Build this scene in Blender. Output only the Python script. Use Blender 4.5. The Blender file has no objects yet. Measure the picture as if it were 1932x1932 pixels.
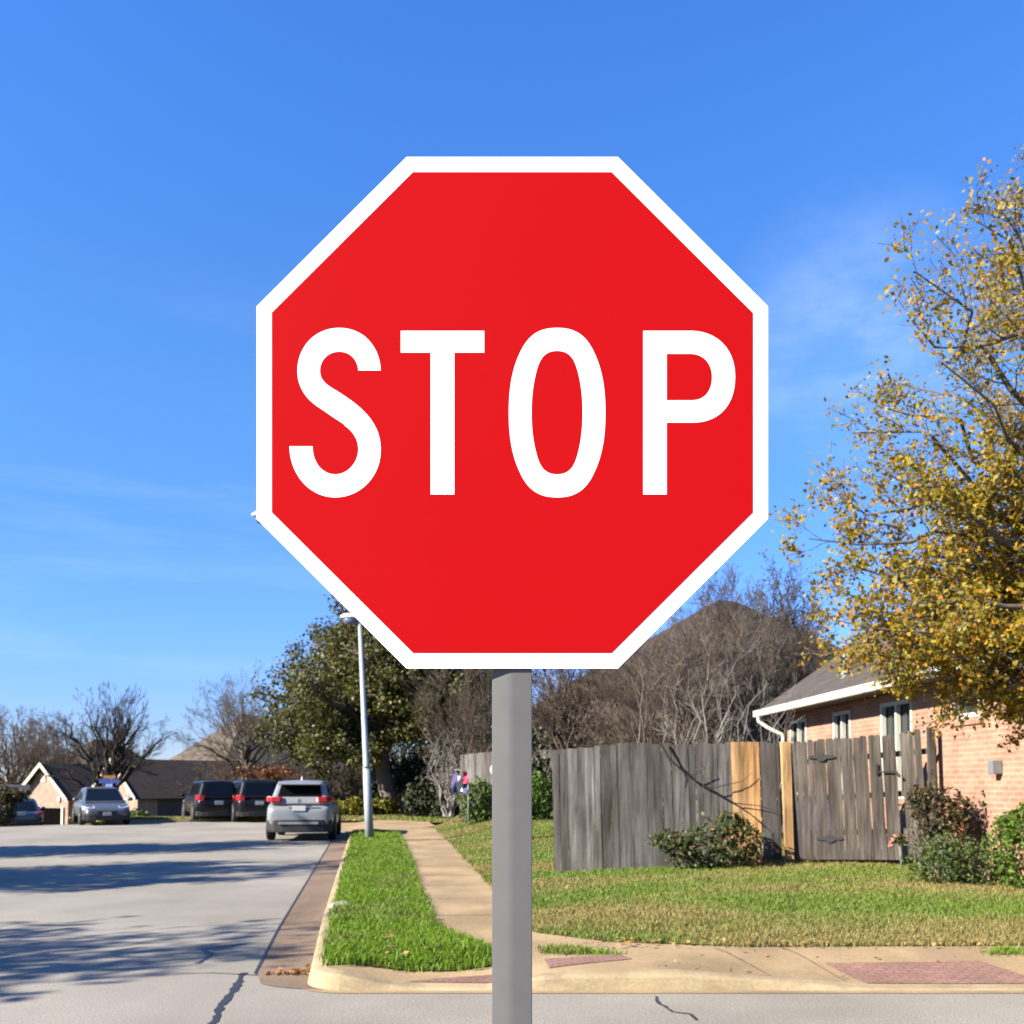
import bpy, bmesh, math, random
import numpy as np
from mathutils import Vector, Matrix, Euler
from mathutils.geometry import delaunay_2d_cdt, tessellate_polygon
R = math.radians
scene = bpy.context.scene
COL = scene.collection
rnd = random.Random(7)
NP = np.random.default_rng(11)

# ------------------------------------------------------------------ camera
# pixel units below: the photograph seen at 1932 x 1932
FPX, W_PX, CX, HOR = 1860.0, 1932.0, 966.0, 1478.0
PITCH = R(3.0)
CAMZ = 1.6
PPY = HOR - FPX * math.tan(PITCH)
cam_d = bpy.data.cameras.new("camera")
cam = bpy.data.objects.new("camera", cam_d)
COL.objects.link(cam)
scene.camera = cam
cam.location = (0, 0, CAMZ)
cam.rotation_euler = (R(90) + PITCH, 0, 0)
cam_d.sensor_width = 36
cam_d.lens = 36 * FPX / W_PX
cam_d.shift_y = (PPY - 966.0) / W_PX
cam_d.clip_start = 0.05
cam_d.clip_end = 3000
cam_d.dof.use_dof = True
cam_d.dof.focus_distance = 1.446
cam_d.dof.aperture_fstop = 13.0
FWD = Vector((0, math.cos(PITCH), math.sin(PITCH)))
UPV = Vector((0, -math.sin(PITCH), math.cos(PITCH)))

def at(px, py, Y):
    """world point seen at pixel (px,py) at world depth Y"""
    d = Vector((1, 0, 0)) * ((px - CX) / FPX) + UPV * ((PPY - py) / FPX) + FWD
    return Vector((0, 0, CAMZ)) + d * (Y / d.y)

def gr(px, py, z=0.0):
    d = Vector((1, 0, 0)) * ((px - CX) / FPX) + UPV * ((PPY - py) / FPX) + FWD
    return Vector((0, 0, CAMZ)) + d * ((z - CAMZ) / d.z)

# ------------------------------------------------------------------ tags
def tag(o, label=None, cat=None, group=None, kind=None):
    if label: o["label"] = label
    if cat: o["category"] = cat
    if group: o["group"] = group
    if kind: o["kind"] = kind
    return o

def empty(name, loc=(0, 0, 0), rz=0.0, rot=None):
    o = bpy.data.objects.new(name, None)
    COL.objects.link(o)
    o.location = loc
    o.rotation_euler = rot if rot else (0, 0, rz)
    o.empty_display_size = .2
    return o

# ------------------------------------------------------------------ materials
def nt(name):
    m = bpy.data.materials.new(name)
    m.use_nodes = True
    t = m.node_tree
    return m, t, t.nodes["Principled BSDF"]

def c4(c): return (c[0], c[1], c[2], 1)
ALB = .565      # every paint, leaf and stone colour below is scaled by this
def K(c): return tuple(v * ALB for v in c)

def ramp(t, cols, fac, pos=None):
    r = t.nodes.new("ShaderNodeValToRGB")
    e = r.color_ramp.elements
    n = len(cols)
    while len(e) < n: e.new(1.0)
    for i, c in enumerate(cols):
        e[i].position = pos[i] if pos else i / max(1, n - 1)
        e[i].color = c4(c)
    t.links.new(fac, r.inputs[0])
    return r.outputs[0]

def coords(t, scale=(1, 1, 1), kind="Object", rot=(0, 0, 0)):
    tc = t.nodes.new("ShaderNodeTexCoord")
    mp = t.nodes.new("ShaderNodeMapping")
    mp.inputs["Scale"].default_value = scale
    mp.inputs["Rotation"].default_value = rot
    t.links.new(tc.outputs[kind], mp.inputs[0])
    return mp.outputs[0]

def noise(t, vec, scale, detail=4, rough=.6):
    n = t.nodes.new("ShaderNodeTexNoise")
    n.inputs["Scale"].default_value = scale
    n.inputs["Detail"].default_value = detail
    n.inputs["Roughness"].default_value = rough
    t.links.new(vec, n.inputs["Vector"])
    return n.outputs[0]

def mixc(t, a, b, fac, mode="MIX"):
    m = t.nodes.new("ShaderNodeMix")
    m.data_type = "RGBA"; m.blend_type = mode
    for s, v in (("A", a), ("B", b)):
        sock = [i for i in m.inputs if i.name == s and i.type == "RGBA"][0]
        if isinstance(v, (tuple, list)): sock.default_value = c4(v)
        else: t.links.new(v, sock)
    if isinstance(fac, (int, float)): m.inputs[0].default_value = fac
    else: t.links.new(fac, m.inputs[0])
    return [o for o in m.outputs if o.type == "RGBA"][0]

def bump(t, b, h, strength=.3, dist=.01):
    n = t.nodes.new("ShaderNodeBump")
    n.inputs["Strength"].default_value = strength
    n.inputs["Distance"].default_value = dist
    t.links.new(h, n.inputs["Height"])
    t.links.new(n.outputs[0], b.inputs["Normal"])

def plain(name, col, rough=.5, metal=0.0, var=.08, scale=6, spec=.5, coat=0.0):
    col = K(col) if max(col) < .9 else col
    m, t, b = nt(name)
    n = noise(t, coords(t), scale)
    d = tuple(max(0, c * (1 - var)) for c in col); l = tuple(min(1, c * (1 + var)) for c in col)
    t.links.new(ramp(t, [d, l], n, [.3, .7]), b.inputs["Base Color"])
    b.inputs["Roughness"].default_value = rough
    b.inputs["Metallic"].default_value = metal
    b.inputs["Specular IOR Level"].default_value = spec
    b.inputs["Coat Weight"].default_value = coat
    b.inputs["Coat Roughness"].default_value = .05
    return m

def speckle(name, cols, fine, coarse, rough=.85, bstr=.25, bdist=.004, stain=None, lo=.78):
    cols = [K(c) for c in cols]; stain = (K(stain[0]),) + tuple(stain[1:]) if stain else None
    m, t, b = nt(name)
    v = coords(t)
    n1 = noise(t, v, fine, 3, .7); n2 = noise(t, v, coarse, 5, .6)
    c1 = ramp(t, cols, n1, [.32 + .36 * i / (len(cols) - 1) for i in range(len(cols))])
    c2 = ramp(t, [(lo, lo * .985, lo * .96), (1.0, 1.0, 1.0)], n2, [.35, .62])
    c = mixc(t, c1, c2, 1.0, "MULTIPLY")
    if stain:
        n3 = noise(t, coords(t, stain[1]), stain[2], 4)
        c = mixc(t, c, stain[0], ramp(t, [(0, 0, 0), (stain[3],) * 3], n3, [.52, .7]))
    t.links.new(c, b.inputs["Base Color"])
    b.inputs["Roughness"].default_value = rough
    b.inputs["Specular IOR Level"].default_value = .25
    bump(t, b, n1, bstr, bdist)
    return m

def leafmat(name, cols, trans=.3, patch=None, rough=.55):
    """colours vary leaf by leaf (random per island)"""
    cols = [K(c) for c in cols]
    if patch: patch = ([K(c) for c in patch[0]],) + tuple(patch[1:])
    m = bpy.data.materials.new(name); m.use_nodes = True
    t = m.node_tree; t.nodes.clear()
    out = t.nodes.new("ShaderNodeOutputMaterial")
    g = t.nodes.new("ShaderNodeNewGeometry")
    c = ramp(t, cols, g.outputs["Random Per Island"])
    if patch:
        n = noise(t, coords(t, patch[2]), patch[1], 3, .55)
        c2 = ramp(t, patch[0], g.outputs["Random Per Island"])
        f = ramp(t, [(0, 0, 0), (1, 1, 1)], n, patch[3])
        c = mixc(t, c, c2, f)
    p = t.nodes.new("ShaderNodeBsdfPrincipled")
    p.inputs["Roughness"].default_value = rough
    p.inputs["Specular IOR Level"].default_value = .3
    t.links.new(c, p.inputs["Base Color"])
    tr = t.nodes.new("ShaderNodeBsdfTranslucent")
    t.links.new(c, tr.inputs["Color"])
    mx = t.nodes.new("ShaderNodeMixShader"); mx.inputs[0].default_value = trans
    t.links.new(p.outputs[0], mx.inputs[1]); t.links.new(tr.outputs[0], mx.inputs[2])
    t.links.new(mx.outputs[0], out.inputs[0])
    return m

def woodmat(name, cols, grain=(30, 30, 1.2), rough=.9):
    cols = [K(c) for c in cols]
    m, t, b = nt(name)
    g = t.nodes.new("ShaderNodeNewGeometry")
    base = ramp(t, cols, g.outputs["Random Per Island"])
    v = coords(t, grain)
    n = noise(t, v, 1.0, 6, .7)
    n2 = noise(t, coords(t, (3, 3, .7)), 1.0, 3, .6)
    k = ramp(t, [(.30, .28, .26), (1.0, 1.0, 1.0), (1.6, 1.57, 1.55)], n, [.32, .52, .72])
    c = mixc(t, base, k, 1.0, "MULTIPLY")
    k2 = ramp(t, [(.58, .55, .52), (1.2, 1.2, 1.2)], n2, [.35, .65])
    c = mixc(t, c, k2, 1.0, "MULTIPLY")
    t.links.new(c, b.inputs["Base Color"])
    b.inputs["Roughness"].default_value = rough
    b.inputs["Specular IOR Level"].default_value = .2
    bump(t, b, n, .5, .006)
    return m

def brickmat(name, c1, c2, mortar, axis="YZ", bw=.21, bh=.075, rough=.9, bias=0.0):
    c1, c2, mortar = K(c1), K(c2), K(mortar)
    m, t, b = nt(name)
    tc = t.nodes.new("ShaderNodeTexCoord")
    sp = t.nodes.new("ShaderNodeSeparateXYZ"); cb = t.nodes.new("ShaderNodeCombineXYZ")
    t.links.new(tc.outputs["Object"], sp.inputs[0])
    if axis == "YZ":
        ad = t.nodes.new("ShaderNodeMath"); ad.operation = "ADD"
        t.links.new(sp.outputs[0], ad.inputs[0]); t.links.new(sp.outputs[1], ad.inputs[1])
        t.links.new(ad.outputs[0], cb.inputs[0]); t.links.new(sp.outputs[2], cb.inputs[1])
    else:
        t.links.new(sp.outputs[0], cb.inputs[0]); t.links.new(sp.outputs[1], cb.inputs[1])
    br = t.nodes.new("ShaderNodeTexBrick")
    br.inputs["Scale"].default_value = 1.0
    br.inputs["Brick Width"].default_value = bw
    br.inputs["Row Height"].default_value = bh
    br.inputs["Mortar Size"].default_value = .012 if bh < .12 else .006
    br.inputs["Bias"].default_value = bias
    br.inputs["Color1"].default_value = c4(c1); br.inputs["Color2"].default_value = c4(c2)
    br.inputs["Mortar"].default_value = c4(mortar)
    t.links.new(cb.outputs[0], br.inputs["Vector"])
    n = noise(t, cb.outputs[0], 2.2, 5, .65)
    k = ramp(t, [(.78, .77, .76), (1.12, 1.12, 1.12)], n, [.35, .65])
    n2 = noise(t, cb.outputs[0], 38, 2, .6)
    k2 = ramp(t, [(.8, .8, .8), (1.15, 1.15, 1.15)], n2, [.35, .65])
    c = mixc(t, mixc(t, br.outputs[0], k, 1.0, "MULTIPLY"), k2, 1.0, "MULTIPLY")
    t.links.new(c, b.inputs["Base Color"])
    b.inputs["Roughness"].default_value = rough
    b.inputs["Specular IOR Level"].default_value = .2
    bump(t, b, br.outputs["Fac"], -.3, .006)
    return m

M = {}
M["sign_red"] = plain("sign_red", (.545, .0050, .0078), .7, var=.01, spec=.03)
M["sign_white"] = plain("sign_white", (.93, .93, .93), .5, var=.005, spec=.2)
M["post"] = plain("galvanised_post", (.148, .146, .145), .6, .0, .05, 22, .3)
M["asphalt"] = speckle("asphalt", [(.20, .18, .152), (.35, .322, .273), (.51, .47, .405)], 62, .35,
                       stain=((.26, .235, .20), (.7, .12, 1), .5, .6), lo=.72)
M["concrete"] = speckle("concrete", [(.38, .265, .14), (.46, .33, .18), (.53, .395, .225)], 40, .8,
                        stain=((.28, .19, .12), (1, .6, 1), .9, .75), lo=.66)
M["kerb"] = speckle("kerb_concrete", [(.41, .31, .175), (.48, .37, .215), (.54, .43, .26)], 40, 1.2,
                    stain=((.26, .19, .12), (1, 1, 2), 2.2, .8), lo=.68)
M["gutter"] = speckle("gutter_concrete", [(.20, .14, .095), (.27, .19, .13), (.33, .245, .175)], 40, .9,
                      stain=((.13, .08, .05), (2, .35, 1), .8, .75))
M["paver"] = brickmat("red_paver", (.33, .175, .14), (.38, .215, .175), (.25, .15, .115), "XY", .11, .055)
M["tar"] = plain("tar", (.03, .03, .032), .55, var=.2, scale=20)
M["soil"] = speckle("lawn_soil", [(.12, .11, .03), (.18, .15, .05), (.24, .20, .08)], 30, .6)
M["ground"] = speckle("far_ground", [(.10, .11, .04), (.13, .13, .06), (.17, .15, .08)], 3, .08)
M["grass_lush"] = leafmat("lush_grass", [(.09, .19, .008), (.155, .30, .012), (.21, .36, .016), (.28, .40, .035)], .35,
                          patch=([(.12, .19, .02), (.21, .27, .04), (.27, .28, .07)], .9, (1, 1, 1), [.52, .68]))
M["grass_lawn"] = leafmat("dry_lawn_grass", [(.27, .22, .06), (.36, .29, .09), (.43, .35, .14), (.22, .24, .05)], .3,
                          patch=([(.09, .19, .012), (.15, .28, .02), (.21, .30, .04), (.32, .29, .09)], .40, (.5, 1.3, 1), [.45, .57]))
M["fence"] = woodmat("weathered_fence_wood", [(.078, .074, .07), (.12, .113, .107), (.165, .157, .15), (.10, .092, .085), (.24, .23, .222)])
M["gatewood"] = woodmat("dark_gate_wood", [(.075, .066, .058), (.11, .097, .085), (.14, .125, .11), (.095, .082, .07)])
M["newwood"] = woodmat("new_orange_wood", [(.56, .33, .15), (.62, .40, .20), (.55, .29, .11)], (14, 14, .7))
M["black_iron"] = plain("black_iron", (.02, .02, .021), .8, var=.2)
M["brick"] = brickmat("pink_brick", (.44, .205, .135), (.50, .26, .175), (.46, .31, .23))
M["tanbrick"] = brickmat("tan_brick", (.40, .255, .19), (.45, .30, .225), (.44, .33, .26))
M["shingle"] = brickmat("grey_shingles", (.085, .072, .064), (.105, .09, .08), (.06, .052, .048), "YZ", .33, .14)
M["shingle_brown"] = brickmat("brown_shingles", (.075, .055, .042), (.095, .072, .056), (.05, .038, .03), "YZ", .33, .16)
M["shingle_dark"] = brickmat("dark_brown_shingles", (.05, .038, .03), (.065, .05, .04), (.035, .027, .021), "YZ", .33, .16)
M["shingle_tan"] = brickmat("tan_shingles", (.125, .10, .078), (.15, .12, .094), (.10, .08, .062), "YZ", .33, .16)
M["white_trim"] = plain("white_trim_paint", (.66, .64, .56), .5, var=.04)
M["interior_shade"] = plain("interior_shade", (.006, .005, .005), .9, var=.2, spec=0)  # near-black colour that paints in the shade of the open garage
M["cream_trim"] = plain("cream_trim_paint", (.72, .62, .48), .6, var=.06)
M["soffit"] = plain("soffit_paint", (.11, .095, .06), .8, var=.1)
M["dark_wall"] = plain("brown_siding_and_shade", (.10, .075, .06), .85, var=.15)  # siding colour; on the tan gable house it paints in wall shade
M["glass"] = plain("window_glass", (.035, .045, .045), .06, var=.1, spec=.6)
M["blind"] = plain("grey_window_blind", (.28, .27, .23), .7, var=.1)
M["greybox"] = plain("grey_meter_box", (.20, .22, .225), .5, var=.1)
M["lamp_pole"] = plain("lamp_pole_paint", (.36, .41, .43), .5, .0, .12, 3)
M["white_metal"] = plain("white_metal", (.8, .8, .78), .4, var=.03)
M["lens"] = plain("lamp_lens", (.16, .2, .3), .25, var=.1)
M["silver"] = plain("silver_paint", (.34, .345, .355), .30, .25, .03, 3, .5, .4)
M["black_paint"] = plain("black_paint", (.006, .006, .006), .25, 0, .1, 3, .25, .15)
M["dark_paint"] = plain("dark_grey_paint", (.012, .012, .013), .28, 0, .1, 3, .25, .2)
M["grey_paint"] = plain("grey_blue_paint", (.13, .14, .155), .3, .3, .05, 3, .5, .5)
M["navy_paint"] = plain("navy_paint", (.03, .055, .08), .25, .3, .05, 3, .5, .8)
M["car_glass"] = plain("car_glass", (.006, .007, .008), .1, var=.1, spec=.3)
M["plastic"] = plain("black_plastic", (.014, .014, .015), .6, var=.1)
M["tyre"] = plain("tyre_rubber", (.012, .012, .012), .8, var=.15)
M["rim"] = plain("alloy_rim", (.55, .56, .58), .25, .8, .05)
M["tail_red"] = plain("tail_lamp_red", (.42, .008, .012), .15, var=.1, spec=.7)
M["headlamp"] = plain("headlamp_clear", (.75, .78, .8), .1, .3, .05, spec=.8)
M["plate"] = plain("number_plate", (.6, .62, .63), .4, var=.08, scale=30)
M["sign_blue"] = plain("blue_blade", (.02, .05, .26), .4, var=.1)
M["sign_pale"] = plain("pale_blue_blade", (.22, .30, .60), .4, var=.1)
M["sign_brown"] = plain("orange_brown_blade", (.26, .13, .02), .4, var=.1)
M["pillar"] = brickmat("red_brick", (.42, .15, .09), (.5, .2, .13), (.35, .22, .17))
M["flag_blue"] = plain("flag_blue", (.06, .05, .17), .8)
M["flag_red"] = plain("flag_red", (.62, .02, .09), .8)
M["flag_white"] = plain("flag_white", (.8, .8, .8), .8)
M["lilac"] = plain("lilac_plastic", (.24, .25, .62), .5)
M["rock"] = plain("pale_stone", (.38, .34, .27), .9, var=.2, scale=12)
BARK = lambda n, a, b: speckle(n, [a, b], 18, 1.5, bstr=.6, bdist=.01)
M["bark_grey"] = BARK("grey_bark", (.125, .10, .08), (.21, .175, .142))
M["bark_dark"] = BARK("dark_bark", (.035, .027, .022), (.065, .052, .042))
M["bark_brown"] = BARK("brown_bark", (.085, .061, .045), (.145, .108, .080))
M["bark_pale"] = BARK("pale_bark", (.25, .225, .205), (.37, .345, .32))
M["bark_oak"] = BARK("oak_bark", (.17, .13, .10), (.27, .22, .175))
M["stem_green"] = BARK("green_stem", (.06, .05, .03), (.11, .09, .05))
M["leaf_autumn"] = leafmat("autumn_leaves", [(.22, .21, .025), (.34, .28, .02), (.58, .37, .015), (.62, .30, .015), (.25, .26, .035), (.45, .38, .03), (.58, .22, .02), (.32, .32, .04), (.55, .42, .025)], .45)
M["leaf_oak"] = leafmat("live_oak_leaves", [(.035, .048, .012), (.075, .085, .016), (.13, .125, .024), (.19, .165, .03), (.09, .10, .022)], .3)
M["leaf_dark"] = leafmat("dark_leaves", [(.016, .026, .012), (.035, .048, .016), (.06, .065, .02), (.04, .05, .018)], .2)
M["leaf_mid"] = leafmat("mid_green_leaves", [(.04, .075, .015), (.07, .12, .022), (.11, .16, .035), (.15, .18, .05)], .3)
M["leaf_hedge"] = leafmat("hedge_leaves", [(.035, .09, .008), (.07, .15, .012), (.12, .21, .02), (.16, .22, .03)], .3)
M["leaf_yellow"] = leafmat("yellow_hedge_leaves", [(.12, .12, .008), (.20, .19, .012), (.27, .24, .018), (.15, .15, .02)], .25)
M["leaf_rose"] = leafmat("rose_leaves", [(.03, .055, .012), (.06, .095, .02), (.09, .12, .03), (.16, .11, .03)], .25)
M["leaf_bronze"] = leafmat("bronze_leaves", [(.035, .045, .015), (.06, .07, .02), (.10, .06, .025), (.13, .09, .03)], .25)
M["leaf_rust"] = leafmat("rust_leaves", [(.20, .07, .03), (.26, .10, .04), (.16, .08, .04)], .3)
M["leaf_brown"] = leafmat("brown_dead_leaves", [(.07, .05, .035), (.11, .08, .055), (.09, .07, .05)], .2)
M["petal"] = leafmat("pink_petals", [(.72, .30, .26), (.75, .38, .22), (.70, .25, .30)], .3)
M["berry"] = leafmat("red_berries", [(.36, .025, .02), (.28, .02, .02)], .1)
M["fallen"] = leafmat("fallen_leaf", [(.42, .20, .06), (.50, .30, .13), (.30, .14, .05)], .2)

# ------------------------------------------------------------------ mesh helpers
def mesh_np(name, parts, mat, parent=None, smooth=False):
    """parts: list of (V (n,3), F (m,k)); one mesh object"""
    me = bpy.data.meshes.new(name)
    nv = sum(len(v) for v, f in parts)
    V = np.concatenate([v for v, f in parts]).astype(np.float32)
    loops = []; starts = []; totals = []; off = 0; ls = 0
    for v, f in parts:
        f = np.asarray(f)
        if len(f):
            k = f.shape[1]
            loops.append((f + off).ravel()); starts.append(ls + np.arange(len(f)) * k)
            totals.append(np.full(len(f), k)); ls += f.size
        off += len(v)
    L = np.concatenate(loops).astype(np.int32)
    S = np.concatenate(starts).astype(np.int32); T = np.concatenate(totals).astype(np.int32)
    me.vertices.add(nv); me.vertices.foreach_set("co", V.ravel())
    me.loops.add(len(L)); me.loops.foreach_set("vertex_index", L)
    me.polygons.add(len(S)); me.polygons.foreach_set("loop_start", S); me.polygons.foreach_set("loop_total", T)
    me.update(calc_edges=True); me.validate()
    if smooth: me.polygons.foreach_set("use_smooth", np.ones(len(S), bool))
    me.materials.append(mat)
    o = bpy.data.objects.new(name, me); COL.objects.link(o)
    if parent: o.parent = parent
    return o

class MB:
    def __init__(s): s.v = []; s.f = []
    def add(s, vs, fs):
        o = len(s.v); s.v += [tuple(v) for v in vs]; s.f += [tuple(i + o for i in f) for f in fs]
    def box(s, c, d, rz=0.0, M4=None, taper=1.0):
        hx, hy, hz = d[0] / 2, d[1] / 2, d[2] / 2
        P = [Vector((x * hx * (taper if z > 0 else 1), y * hy * (taper if z > 0 else 1), z * hz)) for z in (-1, 1) for y in (-1, 1) for x in (-1, 1)]
        if rz: P = [Matrix.Rotation(rz, 3, "Z") @ p for p in P]
        P = [p + Vector(c) for p in P]
        if M4: P = [M4 @ p for p in P]
        s.add(P, [(0, 2, 3, 1), (4, 5, 7, 6), (0, 1, 5, 4), (2, 6, 7, 3), (0, 4, 6, 2), (1, 3, 7, 5)])
    def quad(s, a, b, c, d): s.add([a, b, c, d], [(0, 1, 2, 3)])
    def slab(s, poly, n, th):
        """polygon (ccw seen from n) thickened by th against n"""
        n = Vector(n).normalized(); k = len(poly)
        P = [Vector(p) for p in poly]; Q = [p - n * th for p in P]
        s.add(P + Q, [tuple(range(k)), tuple(range(2 * k - 1, k - 1, -1))] + [(i, i + k, (i + 1) % k + k, (i + 1) % k) for i in range(k)])
    def tube(s, pts, rad, n=10, cap=True):
        pts = [Vector(p) for p in pts]; rings = []
        ref = None
        for i, p in enumerate(pts):
            t = (pts[min(i + 1, len(pts) - 1)] - pts[max(i - 1, 0)]).normalized()
            if ref is None: ref = t.orthogonal().normalized()
            a = (ref - t * ref.dot(t)).normalized(); b = t.cross(a); ref = a
            r = rad[i] if isinstance(rad, (list, tuple)) else rad
            rings.append([p + (a * math.cos(q) + b * math.sin(q)) * r for q in [2 * math.pi * j / n for j in range(n)]])
        o = len(s.v); s.v += [tuple(v) for rg in rings for v in rg]
        for i in range(len(rings) - 1):
            for j in range(n):
                a = o + i * n + j; b = o + i * n + (j + 1) % n
                s.f.append((a, b, b + n, a + n))
        if cap:
            s.f.append(tuple(o + j for j in reversed(range(n)))); s.f.append(tuple(o + (len(rings) - 1) * n + j for j in range(n)))
    def loft(s, rings, cap=True):
        n = len(rings[0]); o = len(s.v); s.v += [tuple(v) for rg in rings for v in rg]
        for i in range(len(rings) - 1):
            for j in range(n):
                a = o + i * n + j; b = o + i * n + (j + 1) % n
                s.f.append((a, b, b + n, a + n))
        if cap:
            s.f.append(tuple(o + j for j in reversed(range(n)))); s.f.append(tuple(o + (len(rings) - 1) * n + j for j in range(n)))
    def ell(s, c, r, nu=12, nv=8):
        rings = []
        for i in range(1, nv):
            th = math.pi * i / nv
            rings.append([(c[0] + r[0] * math.sin(th) * math.cos(2 * math.pi * j / nu), c[1] + r[1] * math.sin(th) * math.sin(2 * math.pi * j / nu), c[2] - r[2] * math.cos(th)) for j in range(nu)])
        s.loft(rings)
    def build(s, name, mat, parent=None, smooth=False, bev=0.0, seg=2, sub=0):
        me = bpy.data.meshes.new(name); me.from_pydata(s.v, [], s.f); me.update()
        bm = bmesh.new(); bm.from_mesh(me)
        bmesh.ops.recalc_face_normals(bm, faces=bm.faces); bm.to_mesh(me); bm.free()
        if smooth: me.polygons.foreach_set("use_smooth", [True] * len(me.polygons))
        me.materials.append(mat)
        o = bpy.data.objects.new(name, me); COL.objects.link(o)
        if parent: o.parent = parent
        if bev:
            b = o.modifiers.new("bevel", "BEVEL"); b.width = bev; b.segments = seg; b.limit_method = "ANGLE"; b.angle_limit = R(30)
        if sub:
            q = o.modifiers.new("sub", "SUBSURF"); q.levels = sub; q.render_levels = sub
        return o

# ------------------------------------------------------------------ terrain
def kx(y): return -1.73 - .1476 * (y - 8.34)          # kerb line of the street beside the verge
def sw_l(y): return np.interp(y, [8.25, 8.75, 9.3, 10.24, 14, 19.25, 35.5], [-.1, -.15, -.48, -.80, -1.33, -1.98, -4.25])
def sw_r(y): return np.interp(y, [9.8, 14.24, 24.4, 36], [.22, -.31, -1.52, -3.0])
def lawn_front(x): return np.interp(x, [-.2, .2, .9, 2.1, 4.8, 20], [10.6, 9.8, 9.22, 8.93, 9.0, 9.0])
def kerb_h(x): return np.interp(x, [-1.7, -1.35, -.9, -.12, .14, .5, 1.3, 2.75, 3.0], [.13, .125, .03, .02, .10, .12, .135, .02, .018])
def sstep(t): t = np.clip(t, 0, 1); return t * t * (3 - 2 * t)
def bz(x, y):
    """height of the block (pavement, verge, lawn)"""
    x = np.asarray(x, float); y = np.asarray(y, float)
    ramp_ = kerb_h(x) + (.135 - kerb_h(x)) * sstep((y - 7.8) / 1.0)
    z = np.where(y < 9.0, ramp_, .135)
    dA = np.maximum(0, y - lawn_front(x)); dB = np.maximum(0, x - sw_r(np.maximum(y, 9.8)))
    d = np.minimum(dA, dB)
    z = z + .42 * (1 - np.exp(-d / 6.5)) * sstep(d / .6)
    z = z + .026 * np.maximum(0, y - 18) * sstep(dB / 2.2)
    return z

def inside(poly, x, y):
    c = np.zeros(len(x), bool); n = len(poly)
    for i in range(n):
        x1, y1 = poly[i]; x2, y2 = poly[(i + 1) % n]
        if y1 == y2: continue
        k = ((y1 > y) != (y2 > y)) & (x < (x2 - x1) * (y - y1) / (y2 - y1) + x1)
        c ^= k
    return c

def resample(poly, step):
    out = []
    for i in range(len(poly)):
        a = Vector(poly[i]); b = Vector(poly[(i + 1) % len(poly)])
        n = max(1, int((b - a).length / step))
        out += [tuple(a.lerp(b, k / n)) for k in range(n)]
    return out

def region(name, poly, step, zf, mat, off=0.0, kind="structure"):
    ol = resample(poly, step)
    xs = [p[0] for p in poly]; ys = [p[1] for p in poly]
    gx, gy = np.meshgrid(np.arange(min(xs), max(xs), step), np.arange(min(ys), max(ys), step))
    gx = gx.ravel() + step * .31; gy = gy.ravel() + step * .27
    k = inside(poly, gx, gy)
    pts = [Vector(p) for p in ol] + [Vector((a, b)) for a, b in zip(gx[k], gy[k])]
    n = len(ol)
    v, e, f, *_ = delaunay_2d_cdt(pts, [(i, (i + 1) % n) for i in range(n)], [list(range(n))], 1, 1e-5)
    V = np.array([(p[0], p[1], 0) for p in v]); V[:, 2] = zf(V[:, 0], V[:, 1]) + off
    F = np.array([list(q) for q in f])
    a, b, c = V[F[:, 0]], V[F[:, 1]], V[F[:, 2]]
    flip = np.cross(b - a, c - a)[:, 2] < 0
    F[flip] = F[flip][:, ::-1]
    o = mesh_np(name, [(V, F)], mat, smooth=True)
    tag(o, kind=kind)
    return o

ROAD = [(-45, -8), (40, -8), (40, 50), (-7.4, 50), (-7.4, 45.2), (-10.5, 42.6), (-13.5, 41.0), (-16.5, 40.0), (-19.0, 36.0), (-21.5, 32.5), (-45, 31)]
region("road", ROAD, 4.0, lambda x, y: 0 * x, M["asphalt"])

def ground_z(x, y):
    z = -.08 + 0 * x
    d = np.maximum(0, np.minimum(y - 32 - .6 * (x + 21) , 60))
    left = sstep((-x - 9) / 6)
    z = z - .038 * d * left * sstep(d / 3)
    return z
def make_ground():
    xs = np.concatenate([np.linspace(-900, -60, 8), np.linspace(-50, 50, 41), np.linspace(60, 900, 8)])
    ys = np.concatenate([np.linspace(-200, -12, 4), np.linspace(-8, 100, 46), np.linspace(115, 1500, 10)])
    gx, gy = np.meshgrid(xs, ys); z = ground_z(gx, gy)
    V = np.stack([gx.ravel(), gy.ravel(), z.ravel()], 1); nx = len(xs)
    F = [(j * nx + i, j * nx + i + 1, (j + 1) * nx + i + 1, (j + 1) * nx + i) for j in range(len(ys) - 1) for i in range(nx - 1)]
    tag(mesh_np("ground", [(V, np.array(F))], M["ground"], smooth=True), kind="structure")
make_ground()

# kerb path: cross street -> rounded corner -> up the street
def kerb_path():
    P = [(x, 7.70) for x in np.arange(16, -1.28, -.15)]
    cx, cy, r = -1.27, 8.08, .38
    e = Vector((-1, -.1476)).normalized()
    a0, a1 = -90, -180 + 8.4
    for k in range(1, 9):
        a = R(a0 + (a1 - a0) * k / 8); P.append((cx + r * math.cos(a), cy + r * math.sin(a)))
    y = P[-1][1]
    dx = P[-1][0] - kx(y)
    for yy in np.arange(y + .4, 30.2, .4): P.append((kx(yy) + dx * max(0, 1 - (yy - y) / 3), yy))
    return P
KP = kerb_path()
def offset_path(P, d):
    out = []
    for i in range(len(P)):
        a = Vector(P[max(0, i - 1)]); b = Vector(P[min(len(P) - 1, i + 1)])
        t = (b - a).normalized(); out.append((P[i][0] + t.y * d, P[i][1] - t.x * d))
    return out
KB = offset_path(KP, .15)       # back of the kerb
def kh(i):
    x, y = KP[i]
    if y < 8.25: return float(kerb_h(x))
    h = .13
    if y > 29.0: h = .13 - .11 * min(1, (y - 29) / 1.1)
    return h
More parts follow.
